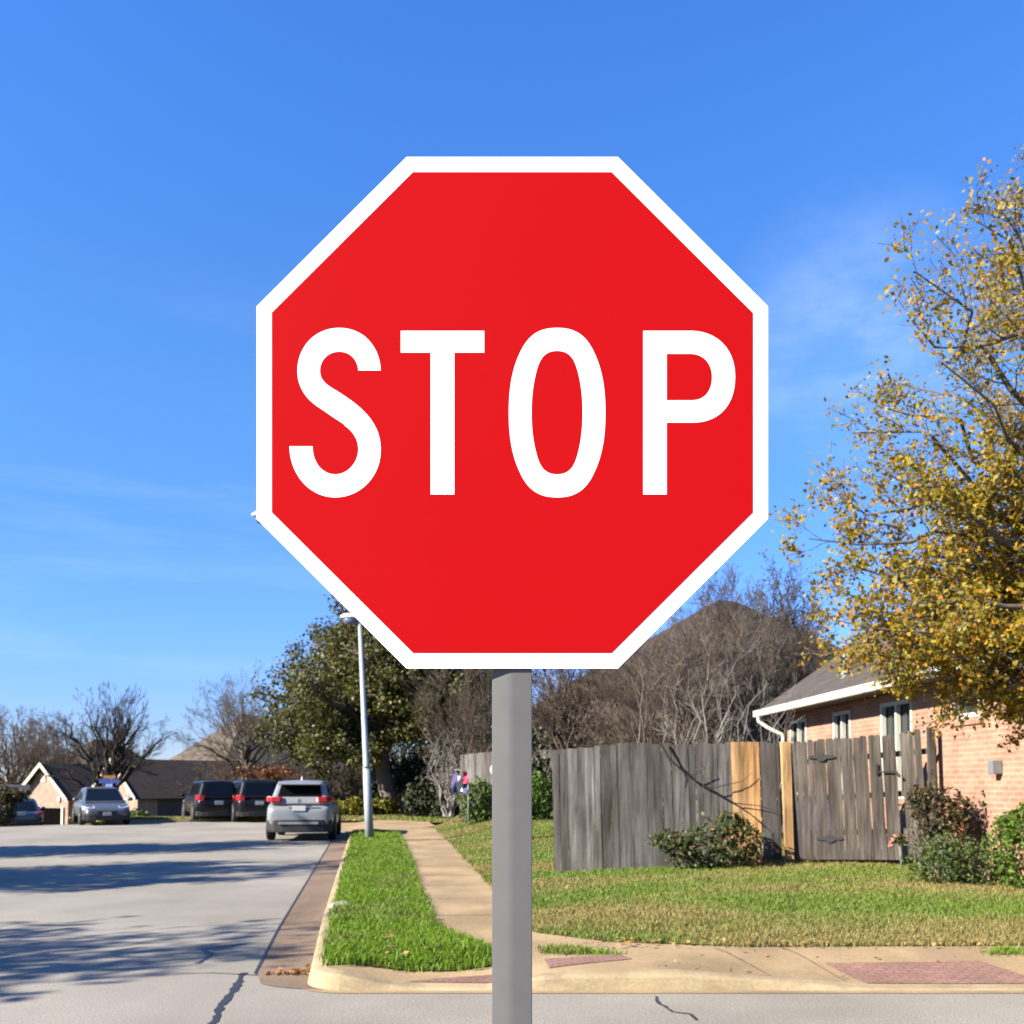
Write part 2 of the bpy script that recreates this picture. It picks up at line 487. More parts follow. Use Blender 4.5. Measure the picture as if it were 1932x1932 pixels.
def make_kerb():
    rings = []
    for i, (p, q) in enumerate(zip(KP, KB)):
        h = kh(i); p = Vector(p); q = Vector(q)
        rg = []
        for u, w in ((-.004, -.05), (0, h * .0 + .0), (.025, h * .75), (.05, h * .95), (.085, h), (1, h + .004), (1.0, -.05)):
            c = p.lerp(q, u if u in (1, 1.0) else max(0, u) / .15 * .98)
            rg.append((c.x, c.y, w))
        rings.append(rg)
    mb = MB(); mb.loft(rings, True)
    tag(mb.build("kerb", M["kerb"], smooth=False), kind="structure")
    # gutter on the street side, thin lip on the cross street
    G = [i for i in range(len(KP)) if KP[i][1] > 7.75]
    ow = offset_path(KP, -.45); V = []; F = []
    for k, i in enumerate(G):
        w = .03 + .42 * float(sstep(np.array(k / 7.0)))
        a = Vector(KP[i]); b = Vector(ow[i]); c = a.lerp(b, w / .45)
        V += [(a.x, a.y, .004), (c.x, c.y, .006)]
        if k: F.append((2 * k - 2, 2 * k - 1, 2 * k + 1, 2 * k))
    tag(mesh_np("gutter", [(np.array(V), np.array(F))], M["gutter"]), kind="structure")
    V = []; F = []; sgap = []
    for k, i in enumerate(G[6:]):
        b = Vector(ow[i]); V += [(b.x - .012, b.y, .009), (b.x + .016 , b.y, .009)]
        if k: F.append((2 * k - 2, 2 * k - 1, 2 * k + 1, 2 * k))
    tag(mesh_np("gutter_seam", [(np.array(V), np.array(F))], M["tar"]), kind="structure")
    L = [i for i in range(len(KP)) if KP[i][1] <= 7.9]; lo = offset_path(KP, -.10); V = []; F = []
    for k, i in enumerate(L):
        V += [(KP[i][0], KP[i][1], .004), (lo[i][0], lo[i][1], .005)]
        if k: F.append((2 * k - 2, 2 * k - 1, 2 * k + 1, 2 * k))
    tag(mesh_np("cross_street_gutter", [(np.array(V), np.array(F))], M["concrete"]), kind="structure")
make_kerb()

# pavement, verge and lawn outlines
kb_main = [p for p in KB if p[1] > 8.2]
Y_END = 30.0
pave = [p for p in KB if p[1] <= 8.3][::1]
pave_edge = [(16.0, 9.0), (4.8, 9.0), (2.1, 8.93), (.9, 9.22), (.22, 9.8)] + [(float(sw_r(y)), y) for y in np.arange(10.5, 34, 1.5)]
left_edge = [(float(sw_l(y)), y) for y in np.arange(33.0, 9.3, -1.2)] + [(-.80, 10.24), (-.62, 9.6), (-.4, 9.15), (-.12, 8.74), (-.18, 8.3), (-.5, 8.17), (-1.2, 8.17)]
PK = pave[-1]
POLY_PAVE = pave + left_edge[::-1] + pave_edge[::-1]
region("pavement", POLY_PAVE, .16, bz, M["concrete"])
verge_l = [p for p in kb_main if p[1] > PK[1] + .02 and p[1] < 30.0]
POLY_VERGE = [PK] + [(-.16, 8.74), (-.18, 8.3), (-.5, 8.17), (-1.2, 8.17)][::-1]
POLY_VERGE = verge_l[::-1] + POLY_VERGE + [(-.4, 9.15), (-.62, 9.6), (-.80, 10.24)] + [(float(sw_l(y)), y) for y in np.arange(11, 30.2, 1.2)]
def vz(x, y): return bz(x, np.asarray(y, float)) * (np.asarray(x) < 99) + .012
region("verge_soil", POLY_VERGE, .3, vz, M["soil"])
POLY_LAWN = [(16.0, 9.0), (4.8, 9.0), (2.1, 8.93), (.9, 9.22), (.22, 9.8)] + [(float(sw_r(y)), y) for y in np.arange(10.5, 34, 1.5)] + [(-1.0, 40), (3, 60), (30, 60), (30, 9.0)]
region("lawn_soil", POLY_LAWN, .45, bz, M["soil"], .008)
# driveway apron at the end of the verge and far lawn beyond
def dz(x, y): return .02 + .105 * sstep((np.asarray(x) - kx(np.asarray(y))) / .9)
region("driveway", [(kx(29.6) - .02, 29.6), (-3.6, 29.6), (-3.0, 33.0), (-2.6, 34.0), (-3.2, 37.6), (-4.6, 39.4), (-7.2, 39.6), (-6.0, 34.8)], .3, dz, M["concrete"], .012)
def fz(x, y):
    x = np.asarray(x, float); y = np.asarray(y, float)
    d = np.maximum(0, y - 40.5)
    right = sstep((x + 12) / 5)
    return .10 + .03 * d * right - .04 * np.maximum(0, d - 1.5) * (1 - right)
FARV = [(-3.2, 37.6), (-4.6, 39.4), (-7.2, 39.7), (-7.3, 45.1), (-10.4, 42.7), (-13.4, 41.1), (-16.4, 40.1), (-24, 60), (-20, 75), (4, 75), (-1, 40)]
region("far_lawn", FARV, 1.2, fz, M["soil"])
mbk = MB()
fk = [(-7.1, 39.5), (-7.3, 45.1), (-10.4, 42.7), (-13.4, 41.1), (-16.5, 40.1)]
fk2 = [q for i in range(len(fk) - 1) for q in resample([fk[i], fk[i + 1]], .6)[:max(1, int((Vector(fk[i + 1]) - Vector(fk[i])).length / .6))]] + [fk[-1]]
rg = []
for i in range(len(fk2)):
    a = Vector(fk2[max(0, i - 1)]); b = Vector(fk2[min(len(fk2) - 1, i + 1)]); t_ = (b - a).normalized(); n_ = Vector((t_.y, -t_.x)) * .08; p_ = Vector(fk2[i])
    rg.append([(p_.x - n_.x, p_.y - n_.y, -.1), (p_.x - n_.x, p_.y - n_.y, .12), (p_.x + n_.x, p_.y + n_.y, .12), (p_.x + n_.x, p_.y + n_.y, -.1)])
mbk.loft(rg)
tag(mbk.build("far_kerb", M["kerb"]), kind="structure")
# red paved ramp panels
def pz(x, y): return bz(x, y)
region("paved_ramp", [(2.80, 7.87), (4.3, 7.87), (3.95, 8.42), (2.62, 8.36)], .1, pz, M["paver"], .006)
region("paved_ramp", [(.30, 8.02), (1.0, 8.32), (.93, 8.52), (.27, 8.36)], .1, pz, M["paver"], .006)
region("paved_ramp", [(-.84, 7.88), (-.13, 7.88), (-.13, 8.1), (-.62, 7.98)], .1, pz, M["paver"], .006)
# cracks and joints
def strip(name, pts, w, z, mat, jit=0.0):
    V = []; F = []; P = [q for i in range(len(pts) - 1) for q in resample([pts[i], pts[i + 1]], .06)[:max(1, int((Vector(pts[i + 1]) - Vector(pts[i])).length / .06))]] + [pts[-1]]
    P = [p for i, p in enumerate(P) if i == 0 or (Vector(p) - Vector(P[i - 1])).length > .001]
    for k, p in enumerate(P):
        a = Vector(P[max(0, k - 1)]); b = Vector(P[min(len(P) - 1, k + 1)]); t = (b - a)
        t = t.normalized() if t.length else Vector((1, 0)); n = Vector((-t.y, t.x))
        ww = w * (.55 + .9 * rnd.random()) / 2; s = Vector((rnd.uniform(-jit, jit), rnd.uniform(-jit, jit)))
        for sg in (-1, 1):
            q = Vector(p) + s + n * ww * sg
            V.append((q.x, q.y, float(z(q.x, q.y)) if callable(z) else z))
        if k: F.append((2 * k - 2, 2 * k - 1, 2 * k + 1, 2 * k))
    return tag(mesh_np(name, [(np.array(V), np.array(F))], mat), kind="structure")
g2 = lambda x, y: (gr(x, y).x, gr(x, y).y)
strip("road_crack", [g2(395, 1945), g2(420, 1895), g2(440, 1870), g2(452, 1850), g2(460, 1836)], .055, .004, M["tar"], .012)
strip("road_crack", [g2(372, 1818), g2(392, 1808), g2(398, 1800), g2(385, 1792), g2(420, 1786), g2(448, 1783)], .05, .004, M["tar"], .012)
strip("road_crack", [g2(1238, 1880), g2(1242, 1892), g2(1270, 1910), g2(1300, 1914), g2(1315, 1925)], .022, .004, M["tar"], .01)
strip("road_crack", [g2(330, 1838), g2(400, 1836), g2(495, 1841)], .014, .004, M["tar"], .006)
jz = lambda x, y: float(bz(x, y)) + .004
M["joint"] = plain("joint_dirt", (.12, .085, .06), .9, var=.2)
for y in (11.0, 12.6, 14.2, 15.8, 17.4, 19.0, 20.6, 22.2, 23.8, 25.4, 27.0):
    strip("pavement_joint", [(float(sw_l(y)), y), (float(sw_r(y)), y + .12)], .016, jz, M["joint"])
for x in (1.95, 2.55, 4.6):
    strip("pavement_joint", [(x + .1, 7.9), (x - .15, 8.88)], .014, jz, M["joint"])

# ------------------------------------------------------------------ grass blades
def blades(name, poly, zf, dens, hmin, hmax, wid, mat, y0=9.0, ymax=40, pw=1.5, label=None, clump=0.0, edge=.03):
    xs = [p[0] for p in poly]; ys = [p[1] for p in poly]
    x0, x1, ya, yb = min(xs), min(max(xs), 9.5), min(ys), min(max(ys), ymax)
    n = int((x1 - x0) * (yb - ya) * dens)
    x = NP.uniform(x0, x1, n); y = NP.uniform(ya, yb, n)
    keep = NP.random(n) < np.minimum(1, (y0 / y) ** pw)
    keep &= (np.abs(x) < .56 * y + .3)
    x, y = x[keep], y[keep]
    k = inside(poly, x, y); x, y = x[k], y[k]; n = len(x)
    x = x + NP.normal(0, edge, n); y = y + NP.normal(0, edge, n)
    z = zf(x, y)
    big = np.maximum(1, (y / y0)) ** .6
    h = NP.uniform(hmin, hmax, n) * (1 + clump * np.sin(x * 7 + 2 * np.sin(y * 5)) * np.sin(y * 6)) * big ** .5; w = wid * big * NP.uniform(.7, 1.3, n)
    a = NP.uniform(0, 2 * np.pi, n); b = NP.uniform(0, 2 * np.pi, n); lean = NP.uniform(.1, .9, n) * h
    dx, dy = np.cos(a) * w / 2, np.sin(a) * w / 2; lx, ly = np.cos(b) * lean, np.sin(b) * lean
    V = np.stack([np.stack([x - dx, y - dy, z - .01], 1), np.stack([x + dx, y + dy, z - .01], 1),
                  np.stack([x + dx * .8 + lx * .35, y + dy * .8 + ly * .35, z + h * .6], 1), np.stack([x - dx * .8 + lx * .35, y - dy * .8 + ly * .35, z + h * .6], 1),
                  np.stack([x + lx, y + ly, z + h], 1)], 1).reshape(-1, 3)
    i = np.arange(n)[:, None] * 5
    F4 = i + np.array([[0, 1, 2, 3]]); F3 = i + np.array([[3, 2, 4]])
    o = mesh_np(name, [(V, F4), (np.zeros((0, 3)), np.zeros((0, 3), int))][:1], mat)
    # tips as a second island would split colours, so add them to the same vertices
    me = o.data; nl = len(me.loops); npz = len(me.polygons)
    me.loops.add(F3.size); me.polygons.add(len(F3))
    L = np.concatenate([F4.ravel(), F3.ravel()]).astype(np.int32); me.loops.foreach_set("vertex_index", L)
    S = np.concatenate([np.arange(len(F4)) * 4, F4.size + np.arange(len(F3)) * 3]).astype(np.int32); me.polygons.foreach_set("loop_start", S)
    me.polygons.foreach_set("loop_total", np.concatenate([np.full(len(F4), 4), np.full(len(F3), 3)]).astype(np.int32))
    me.update(calc_edges=True)
    tag(o, label, "grass", kind="stuff")
    return o
blades("verge_grass", POLY_VERGE, vz, 5200, .035, .085, .009, M["grass_lush"], 9.0, 30, 1.3, "lush bright green grass of the verge between kerb and pavement", .25)
blades("lawn_grass", POLY_LAWN, lambda x, y: bz(x, y) + .008, 5200, .02, .055, .0075, M["grass_lawn"], 9.0, 38, 1.5, "dry yellow and green lawn in front of the grey fence", .3)
blades("far_grass", FARV, fz, 260, .05, .14, .03, M["grass_lawn"], 40, 60, 1.0, "strip of lawn beyond the bend of the road")
tuft = [(.24, 8.62), (.45, 8.52), (.95, 8.55), (.8, 8.68), (.5, 8.86), (.27, 8.9)]
blades("weed_tuft", tuft, bz, 5200, .02, .06, .008, M["grass_lush"], 9, 12, 1, "small patch of green weeds in the pavement right of the sign post")
tuft2 = [(4.05, 8.6), (4.6, 8.55), (4.9, 8.75), (4.3, 8.82)]
blades("weed_tuft", tuft2, bz, 4200, .02, .05, .008, M["grass_lush"], 9, 12, 1, "thin weeds along the pavement edge behind the red ramp")

def cards(n, pts, size, flat=.0, aspect=1.0):
    """n x 4 diamond-ish quads at pts"""
    a = NP.normal(size=(n, 3)); a /= np.linalg.norm(a, axis=1)[:, None] + 1e-9
    if flat: a[:, 2] *= (1 - flat); a /= np.linalg.norm(a, axis=1)[:, None] + 1e-9
    b = NP.normal(size=(n, 3))
    if flat: b[:, 2] *= (1 - flat)
    b -= a * (a * b).sum(1)[:, None]; b /= np.linalg.norm(b, axis=1)[:, None] + 1e-9
    s = (np.asarray(size) * NP.uniform(.6, 1.35, n))[:, None]
    V = np.stack([pts - a * s * .6, pts + b * s * .42 * aspect - a * s * .05, pts + a * s * .6, pts - b * s * .42 * aspect - a * s * .05], 1).reshape(-1, 3)
    F = np.arange(n)[:, None] * 4 + np.array([[0, 1, 2, 3]])
    return V, F
def leaf_litter(n, xs, ys, zf, size):
    p = np.stack([NP.uniform(xs[0], xs[1], n), NP.uniform(ys[0], ys[1], n), np.zeros(n)], 1)
    p[:, 2] = zf(p[:, 0], p[:, 1]) + .02
    return cards(n, p, size, .75)
pl = []
c = gr(605, 1825); pts = np.stack([NP.normal(c.x + .02, .05, 70), NP.normal(c.y + .02, .16, 70), NP.uniform(.01, .03, 70)], 1); pl.append(cards(70, pts, .05, .7))
c = gr(560, 1838); pts = np.stack([NP.normal(c.x, .10, 90), NP.normal(c.y, .05, 90), NP.uniform(.008, .03, 90)], 1); pl.append(cards(90, pts, .05, .7))
c = gr(690, 1700); pl.append(leaf_litter(26, (-1.5, -.4), (8.3, 9.6), lambda x, y: vz(x, y) + .04, .045))
pl.append(leaf_litter(170, (.6, 5.0), (8.8, 9.25), lambda x, y: bz(x, y) + .02, .04))
pl.append(leaf_litter(16, (.6, 6.0), (9.3, 13), lambda x, y: bz(x, y) + .045, .045))
pl.append(leaf_litter(26, (.3, 5.0), (7.75, 8.8), bz, .035))
tag(mesh_np("fallen_leaves", pl, M["fallen"]), "dry orange leaves scattered in gutter and along the lawn edge", "leaves", kind="stuff")

# ------------------------------------------------------------------ stop sign
def bez(p0, p1, p2, p3, n=14):
    out = []
    for i in range(1, n + 1):
        t = i / n; u = 1 - t
        out.append(tuple(u ** 3 * a + 3 * u * u * t * b + 3 * u * t * t * c + t ** 3 * d for a, b, c, d in zip(p0, p1, p2, p3)))
    return out
def path(start, *cmds):
    P = [start]
    for c in cmds:
        if len(c) == 3: P += bez(P[-1], *c)
        else: P.append(c)
    return P
K1 = 3.7154
zS = lambda P: [((520 + x / K1) / 1.05590, (600 + y / K1) / 1.05590) for x, y in P]
zO = lambda P: [((1000 + x / K1) / 1.05590, (600 + y / K1) / 1.05590) for x, y in P]
L_S = zS(path((887, 514), ((878, 335), (760, 199), (578, 199)), ((405, 199), (270, 335), (270, 518)), ((270, 625), (325, 715), (410, 775)), (553, 872), (613, 911), (622, 924),
        ((690, 970), (721, 1035), (721, 1100)), ((718, 1195), (645, 1283), (550, 1283)), ((455, 1283), (382, 1195), (382, 1075)), (211, 1075), ((214, 1280), (355, 1453), (550, 1453)),
        ((735, 1453), (887, 1300), (887, 1103)), ((887, 905), (760, 785), (545, 655)), ((475, 615), (437, 580), (437, 517)), ((437, 435), (500, 375), (580, 375)), ((660, 375), (716, 435), (721, 514))))
L_T = zS([(1035, 221), (1652, 221), (1652, 382), (1431, 382), (1431, 1431), (1256, 1431), (1256, 382), (1035, 382)])
def oval(cx, cy, q1, q2):
    """quarter given from the top to the left; mirrored into a full loop"""
    q = path(*q1) if not q2 else path(q1, *q2)
    a = q; b = [(x, 2 * cy - y) for x, y in reversed(q)][1:]; h = a + b
    return h + [(2 * cx - x, y) for x, y in reversed(h)][1:-1]
L_O = zO(oval(408, 826, (408, 199), (((270, 199), (190, 255), (130, 390)), ((70, 520), (51, 660), (51, 826)))))
L_Oi = zO(oval(408, 826, (408, 369), (((330, 369), (285, 410), (258, 510)), ((230, 610), (219, 710), (219, 826)))))
L_P = zO(path((1045, 221), (1415, 221), ((1590, 230), (1725, 350), (1725, 560)), ((1725, 770), (1610, 895), (1420, 900)), (1219, 900), (1219, 1431), (1045, 1431)))
L_Pi = zO(path((1219, 391), (1400, 391), ((1490, 395), (1555, 460), (1555, 562)), ((1555, 665), (1500, 735), (1405, 735)), (1219, 735)))

SD = 1.446
SC = FPX / SD
sc_w = Vector((0, 0, CAMZ)) + FWD * SD + Vector((1, 0, 0)) * ((966 - CX) / SC) + UPV * ((PPY - 778.5) / SC)
H0 = sc_w.z / math.cos(PITCH)
base = sc_w - UPV * H0
stop = empty("stop_sign", base, rot=(PITCH, 0, 0))
tag(stop, "large red octagonal STOP sign with white border on grey post", "stop sign")
def sp(p, y): return ((p[0] - 966) / SC, y, H0 + (778.5 - p[1]) / SC)
def flat(name, loops, y0, y1, mat, parent):
    pl = [[Vector(((p[0] - 966) / SC, H0 + (778.5 - p[1]) / SC, 0)) for p in lp] for lp in loops]
    tris = tessellate_polygon(pl); allp = [q for lp in pl for q in lp]; n = len(allp)
    V = [(q.x, y0, q.y) for q in allp] + [(q.x, y1, q.y) for q in allp]
    F = [t for t in tris] + [tuple(i + n for i in reversed(t)) for t in tris]
    o = 0
    for lp in pl:
        k = len(lp)
        F += [(o + i, o + (i + 1) % k, o + (i + 1) % k + n, o + i + n) for i in range(k)]
        o += k
    mb = MB(); mb.v = V; mb.f = F
    return mb.build(name, mat, parent)
octo = [(767, 296), (1166, 296), (1449, 578), (1449, 979), (1166, 1261), (767, 1261), (484, 979), (484, 578)]
octi = [(779, 325), (1154, 325), (1420, 590), (1420, 967), (1154, 1232), (779, 1232), (513, 967), (513, 590)]
pln = flat("sign_plate", [octo], 0.0, .003, M["sign_white"], stop)
flat("red_face", [octi], -.0006, -.0001, M["sign_red"], stop)
lets = []
for lp in ([L_S], [L_T], [L_O, L_Oi], [L_P, L_Pi]):
    flat("letter", lp, -.00078, -.00062, M["sign_white"], stop)
# post: flat front with a slightly turned left flank
mb = MB()
hw = 38 / SC
prof = [(-hw, .0135), (-hw * .985, .0105), (-hw * .25, .0052), (-hw * .05, .0042), (hw * .1, .004), (hw * .97, .004), (hw, .0055), (hw, .045), (-hw, .045)]
mb.loft([[(x, y, z) for x, y in prof] for z in (-.25, H0 + .33)])
po = mb.build("post", M["post"], stop, smooth=True)
po.data.polygons.foreach_set("use_smooth", [True] * len(po.data.polygons))
es = po.modifiers.new("es", "EDGE_SPLIT"); es.split_angle = R(40)
for dy in (-.18, .18):
    mb = MB(); mb.tube([(0, .0032, H0 + dy), (0, .05, H0 + dy)], .006, 8); mb.build("bolt", M["post"], stop)

# ------------------------------------------------------------------ trees
def tubes(P0, P1, R0, R1, k):
    P0, P1 = np.asarray(P0, float), np.asarray(P1, float); R0 = np.asarray(R0, float); R1 = np.asarray(R1, float)
    d = P1 - P0; L = np.linalg.norm(d, axis=1)[:, None] + 1e-9; d = d / L
    up = np.where(np.abs(d[:, 2:3]) > .9, np.array([[1., 0, 0]]), np.array([[0., 0, 1]]))
    a = np.cross(d, up); a /= np.linalg.norm(a, axis=1)[:, None] + 1e-9; b = np.cross(d, a)
    n = len(P0); V = np.zeros((n, 2 * k, 3))
    for j in range(k):
        q = 2 * np.pi * j / k; e = a * math.cos(q) + b * math.sin(q)
        V[:, j] = P0 + e * R0[:, None]; V[:, k + j] = P1 + e * R1[:, None]
    F = np.array([(j, (j + 1) % k, k + (j + 1) % k, k + j) for j in range(k)])
    F = (np.arange(n)[:, None, None] * 2 * k + F[None]).reshape(-1, 4)
    return V.reshape(-1, 3), F

class Skel:
    def __init__(s, seed): s.r = random.Random(seed); s.thick = []; s.thin = []; s.tips = []
    def line(s, pts, ra, rb):
        n = len(pts) - 1
        for i in range(n):
            u, v = ra + (rb - ra) * i / n, ra + (rb - ra) * (i + 1) / n
            (s.thick if u > .022 else s.thin).append((pts[i], pts[i + 1], u, v))
    def rv(s):
        return Vector((s.r.gauss(0, 1), s.r.gauss(0, 1), s.r.gauss(0, 1)))
    def child(s, p, d, L, ra, lvl, o):
        """one side branch and its own twigs; o: options"""
        n = 4 if lvl > 0 else 3
        pts = [p]; dd = d.normalized()
        for i in range(n):
            dd = (dd + s.rv() * o["wob"] + Vector((0, 0, o["up"]))).normalized()
            pts.append(pts[-1] + dd * L / n)
        rb = max(o["rmin"], ra * .35)
        s.line(pts, ra, rb)
        if lvl <= 0:
            s.tips += pts[1:]
            return
        k = o["kids"][lvl - 1]
        for i in range(k):
            t = s.r.uniform(.25, 1.0); q = t * n; i0 = min(n - 1, int(q)); pp = pts[i0].lerp(pts[i0 + 1], q - i0)
            tg = (pts[i0 + 1] - pts[i0]).normalized()
            ax = tg.cross(s.rv()).normalized()
            nd = (tg * math.cos(R(o["ang"])) + ax * math.sin(R(o["ang"])) * s.r.uniform(.7, 1.2))
            s.child(pp, nd, L * s.r.uniform(.35, .65) * (1.15 - .4 * t), max(o["rmin"], (ra + (rb - ra) * t) * .6), lvl - 1, o)
        s.tips.append(pts[-1])
    def limb(s, st, tg, ra, lift, o, lvl=2, n=8, jit=.03):
        D = tg - st; L = D.length
        c1 = st + D * .35 + Vector((0, 0, lift * L))
        pts = []
        for i in range(n + 1):
            t = i / n; u = 1 - t
            p = st * u * u + c1 * 2 * u * t + tg * t * t
            if 0 < i < n: p = p + s.rv() * jit * L
            pts.append(p)
        s.line(pts, ra, max(o["rmin"], ra * .12))
        for i in range(o["sub"]):
            t = o["t0"] + (1 - o["t0"]) * (i + s.r.random()) / o["sub"]; q = min(t * n, n - .01); i0 = int(q)
            pp = pts[i0].lerp(pts[i0 + 1], q - i0); tgv = (pts[i0 + 1] - pts[i0]).normalized()
            ax = tgv.cross(s.rv()).normalized()
            nd = tgv * math.cos(R(o["ang"])) + ax * math.sin(R(o["ang"]))
            s.child(pp, nd, L * o["sl"] * s.r.uniform(.6, 1.2) * (1.2 - .6 * t), max(o["rmin"], ra * (1 - t * .85) * .36), lvl - 1, o)
    def mesh(s, name, mat, parent):
        parts = []
        for lst, k in ((s.thick, 7), (s.thin, 3)):
            if lst:
                parts.append(tubes([tuple(a) for a, b, u, v in lst], [tuple(b) for a, b, u, v in lst], [u for a, b, u, v in lst], [v for a, b, u, v in lst], k))
        return mesh_np(name, parts, mat, parent, smooth=True)

OPT = dict(wob=.16, up=.05, rmin=.006, kids=(4, 4), ang=42, sub=10, sl=.42, t0=.3)

def leaves(parent, tips, per, spread, size, mat, name="crown", keep=None, aspect=1.0, flat=0.0):
    T = np.array([tuple(t) for t in tips])
    if keep is not None: T = T[keep(T)]
    P = np.repeat(T, per, 0) + NP.normal(size=(len(T) * per, 3)) * spread
    V, F = cards(len(P), P, size, flat, aspect)
    return mesh_np(name, [(V, F)], mat, parent)

def tree(name, label, cat, basep, targets, r0, fork, seed, bark, o, lift=.12, lvl=2, group=None, lean=(0, 0), leafargs=None, multi=0):
    e = empty(name, basep); tag(e, label, cat, group)
    s = Skel(seed); B = Vector((0, 0, 0))
    top = max(t.z for t in targets)
    if multi:
        for t in targets:
            st = Vector((s.r.uniform(-1, 1) * multi, s.r.uniform(-1, 1) * multi, -.05))
            s.limb(st, t, r0 * s.r.uniform(.6, 1.1), lift, o, lvl)
    else:
        f1 = fork[1]; tr = []
        for i in range(7):
            t = i / 6; tr.append(Vector((lean[0] * t + s.r.gauss(0, .02) * r0 * 4 * (i > 0), lean[1] * t, -.1 + (f1 + .1) * t)))
        n = len(tr) - 1
        rad = [r0 * (1.35 if i == 0 else 1.0 - .45 * i / n) for i in range(n + 1)]
        mbt = MB(); mbt.tube(tr, rad, 12)
        for t in targets:
            hz = min(f1, max(fork[0], fork[0] + (f1 - fork[0]) * (t.z - f1 * .3) / max(.1, top - f1 * .3) + s.r.uniform(-.1, .1) * f1))
            u = max(0, min(.999, (hz + .1) / (f1 + .1))) * n; i0 = int(u)
            st = tr[i0].lerp(tr[i0 + 1], u - i0)
            L = (t - st).length
            s.limb(st, t, r0 * min(.6, .16 + .09 * L), lift, o, lvl)
        tk = mbt.build("trunk", bark, e, smooth=True)
    s.mesh("limb", bark, e) if not multi else s.mesh("branches", bark, e)
    if leafargs:
        leaves(e, s.tips, **leafargs)
    return e, s

def fan(n, seed, ax, ay, z0, z1, cx=0, cy=0, pw=.5, zs=1.0):
    """targets on a dome: half widths ax, ay, from z0 to z1"""
    r = random.Random(seed); T = []
    for i in range(n):
        a = 2 * math.pi * (i * .618 + r.uniform(-.1, .1)); q = ((i + .5) / n) ** pw * r.uniform(.85, 1.1)
        T.append(Vector((cx + ax * q * math.cos(a), cy + ay * q * math.sin(a), z0 + (z1 - z0) * math.sqrt(max(0.02, 1 - min(1, q) ** 2 * zs)) * r.uniform(.85, 1.06))))
    return T

# -- the yellow-leaved tree at the right edge (trunk just outside the frame)
tb = Vector((6.15, 9.9, float(bz(6.15, 9.9))))
def ytargets():
    pix = [(1500, 1000), (1545, 905), (1580, 790), (1625, 735), (1660, 690), (1690, 560), (1700, 470), (1740, 430), (1800, 360), (1850, 325), (1890, 300), (1925, 310),
           (1620, 850), (1600, 960), (1570, 1050), (1540, 1160), (1560, 1220), (1620, 1260), (1700, 1290), (1800, 1310), (1880, 1330), (1660, 1120), (1640, 1040), (1700, 1190),
           (1720, 800), (1750, 650), (1800, 520), (1850, 450), (1900, 420), (1740, 930), (1780, 1080), (1830, 1210), (1830, 900), (1850, 700), (1890, 600), (1900, 820), (1870, 1020), (1910, 1180), (1920, 960),
           (1680, 900), (1760, 1000), (1720, 1060), (1800, 1150), (1760, 1230), (1850, 1280), (1600, 1120), (1640, 1190), (1820, 1040), (1860, 1130), (1900, 1270)]
    r = random.Random(3); T = []
    for i, (x, y) in enumerate(pix):
        y = y + (1330 - y) * .05; x = x + 26
        T.append(at(x, y, 9.9 + r.uniform(-1.9, 1.9) * min(1, (x - 1400) / 350)) - tb)
    for i in range(34):
        a = r.uniform(-1.3, 1.3); h = r.uniform(2.4, 6.4); rad = 3.2 * math.sqrt(max(.05, 1 - ((h - 4) / 4.6) ** 2)) * r.uniform(.6, 1)
        T.append(Vector((abs(rad * math.cos(a)) * .9, rad * math.sin(a), h)))
    return T
oy = dict(OPT, wob=.2, up=.03, rmin=.0035, kids=(6, 6), sub=15, sl=.235, t0=.28, ang=45)
et, sk = tree("autumn_tree", "tree with sparse yellow orange leaves leaning in at the right edge", "tree", tb, ytargets(), .125, (1.6, 6.2), 5, M["bark_grey"], oy, .10, 2)
T_ = np.array([tuple(t) for t in sk.tips])
hfac = np.clip((T_[:, 2] - 1.0) / 7.0, 0, 1)
kp = NP.random(len(T_)) < (.95 - .5 * hfac)
leaves(et, [Vector(t) for t in T_[kp]], 4, .06, .040, M["leaf_autumn"])
leaves(et, [Vector(t) for t in T_[(T_[:, 2] < 4.6) & (NP.random(len(T_)) < .55)]], 3, .05, .046, M["leaf_autumn"], "crown")

# -- evergreen oak in the middle distance
ob = Vector(at(735, 1524, 45)); ob.z = float(fz(ob.x, ob.y))
def oak_targets():
    r = random.Random(21); T = []
    pix = [(520, 1330), (525, 1400), (560, 1290), (530, 1275), (590, 1220), (640, 1195), (650, 1140), (690, 1130), (740, 1110), (800, 1120), (860, 1150), (920, 1190), (960, 1260), (900, 1290), (840, 1310), (790, 1330),
           (560, 1420), (600, 1400), (640, 1350), (680, 1300), (620, 1280), (700, 1220), (760, 1230), (820, 1230), (880, 1250), (740, 1320), (660, 1420), (700, 1380), (580, 1350), (610, 1320), (540, 1360), (720, 1270), (780, 1280), (850, 1200), (640, 1250), (690, 1180), (780, 1170), (800, 1300), (850, 1288), (900, 1275), (935, 1300), (765, 1345), (820, 1338), (870, 1322), (915, 1320)]
    for x, y in pix:
        for k in range(2):
            T.append(at(x + r.uniform(-12, 12), y + r.uniform(-12, 12), 45 + r.uniform(-3.8, 3.8)) - ob)
    return T
oo = dict(OPT, wob=.25, up=.0, rmin=.010, kids=(5, 5), sub=9, sl=.30, t0=.35, ang=50)
e, s = tree("live_oak", "big dark evergreen oak rising behind the grey lamp pole", "tree", ob, oak_targets(), .42, (2.4, 5.2), 8, M["bark_oak"], oo, .06, 2, lean=(-.9, 0))
leaves(e, s.tips, 7, .20, .135, M["leaf_oak"])

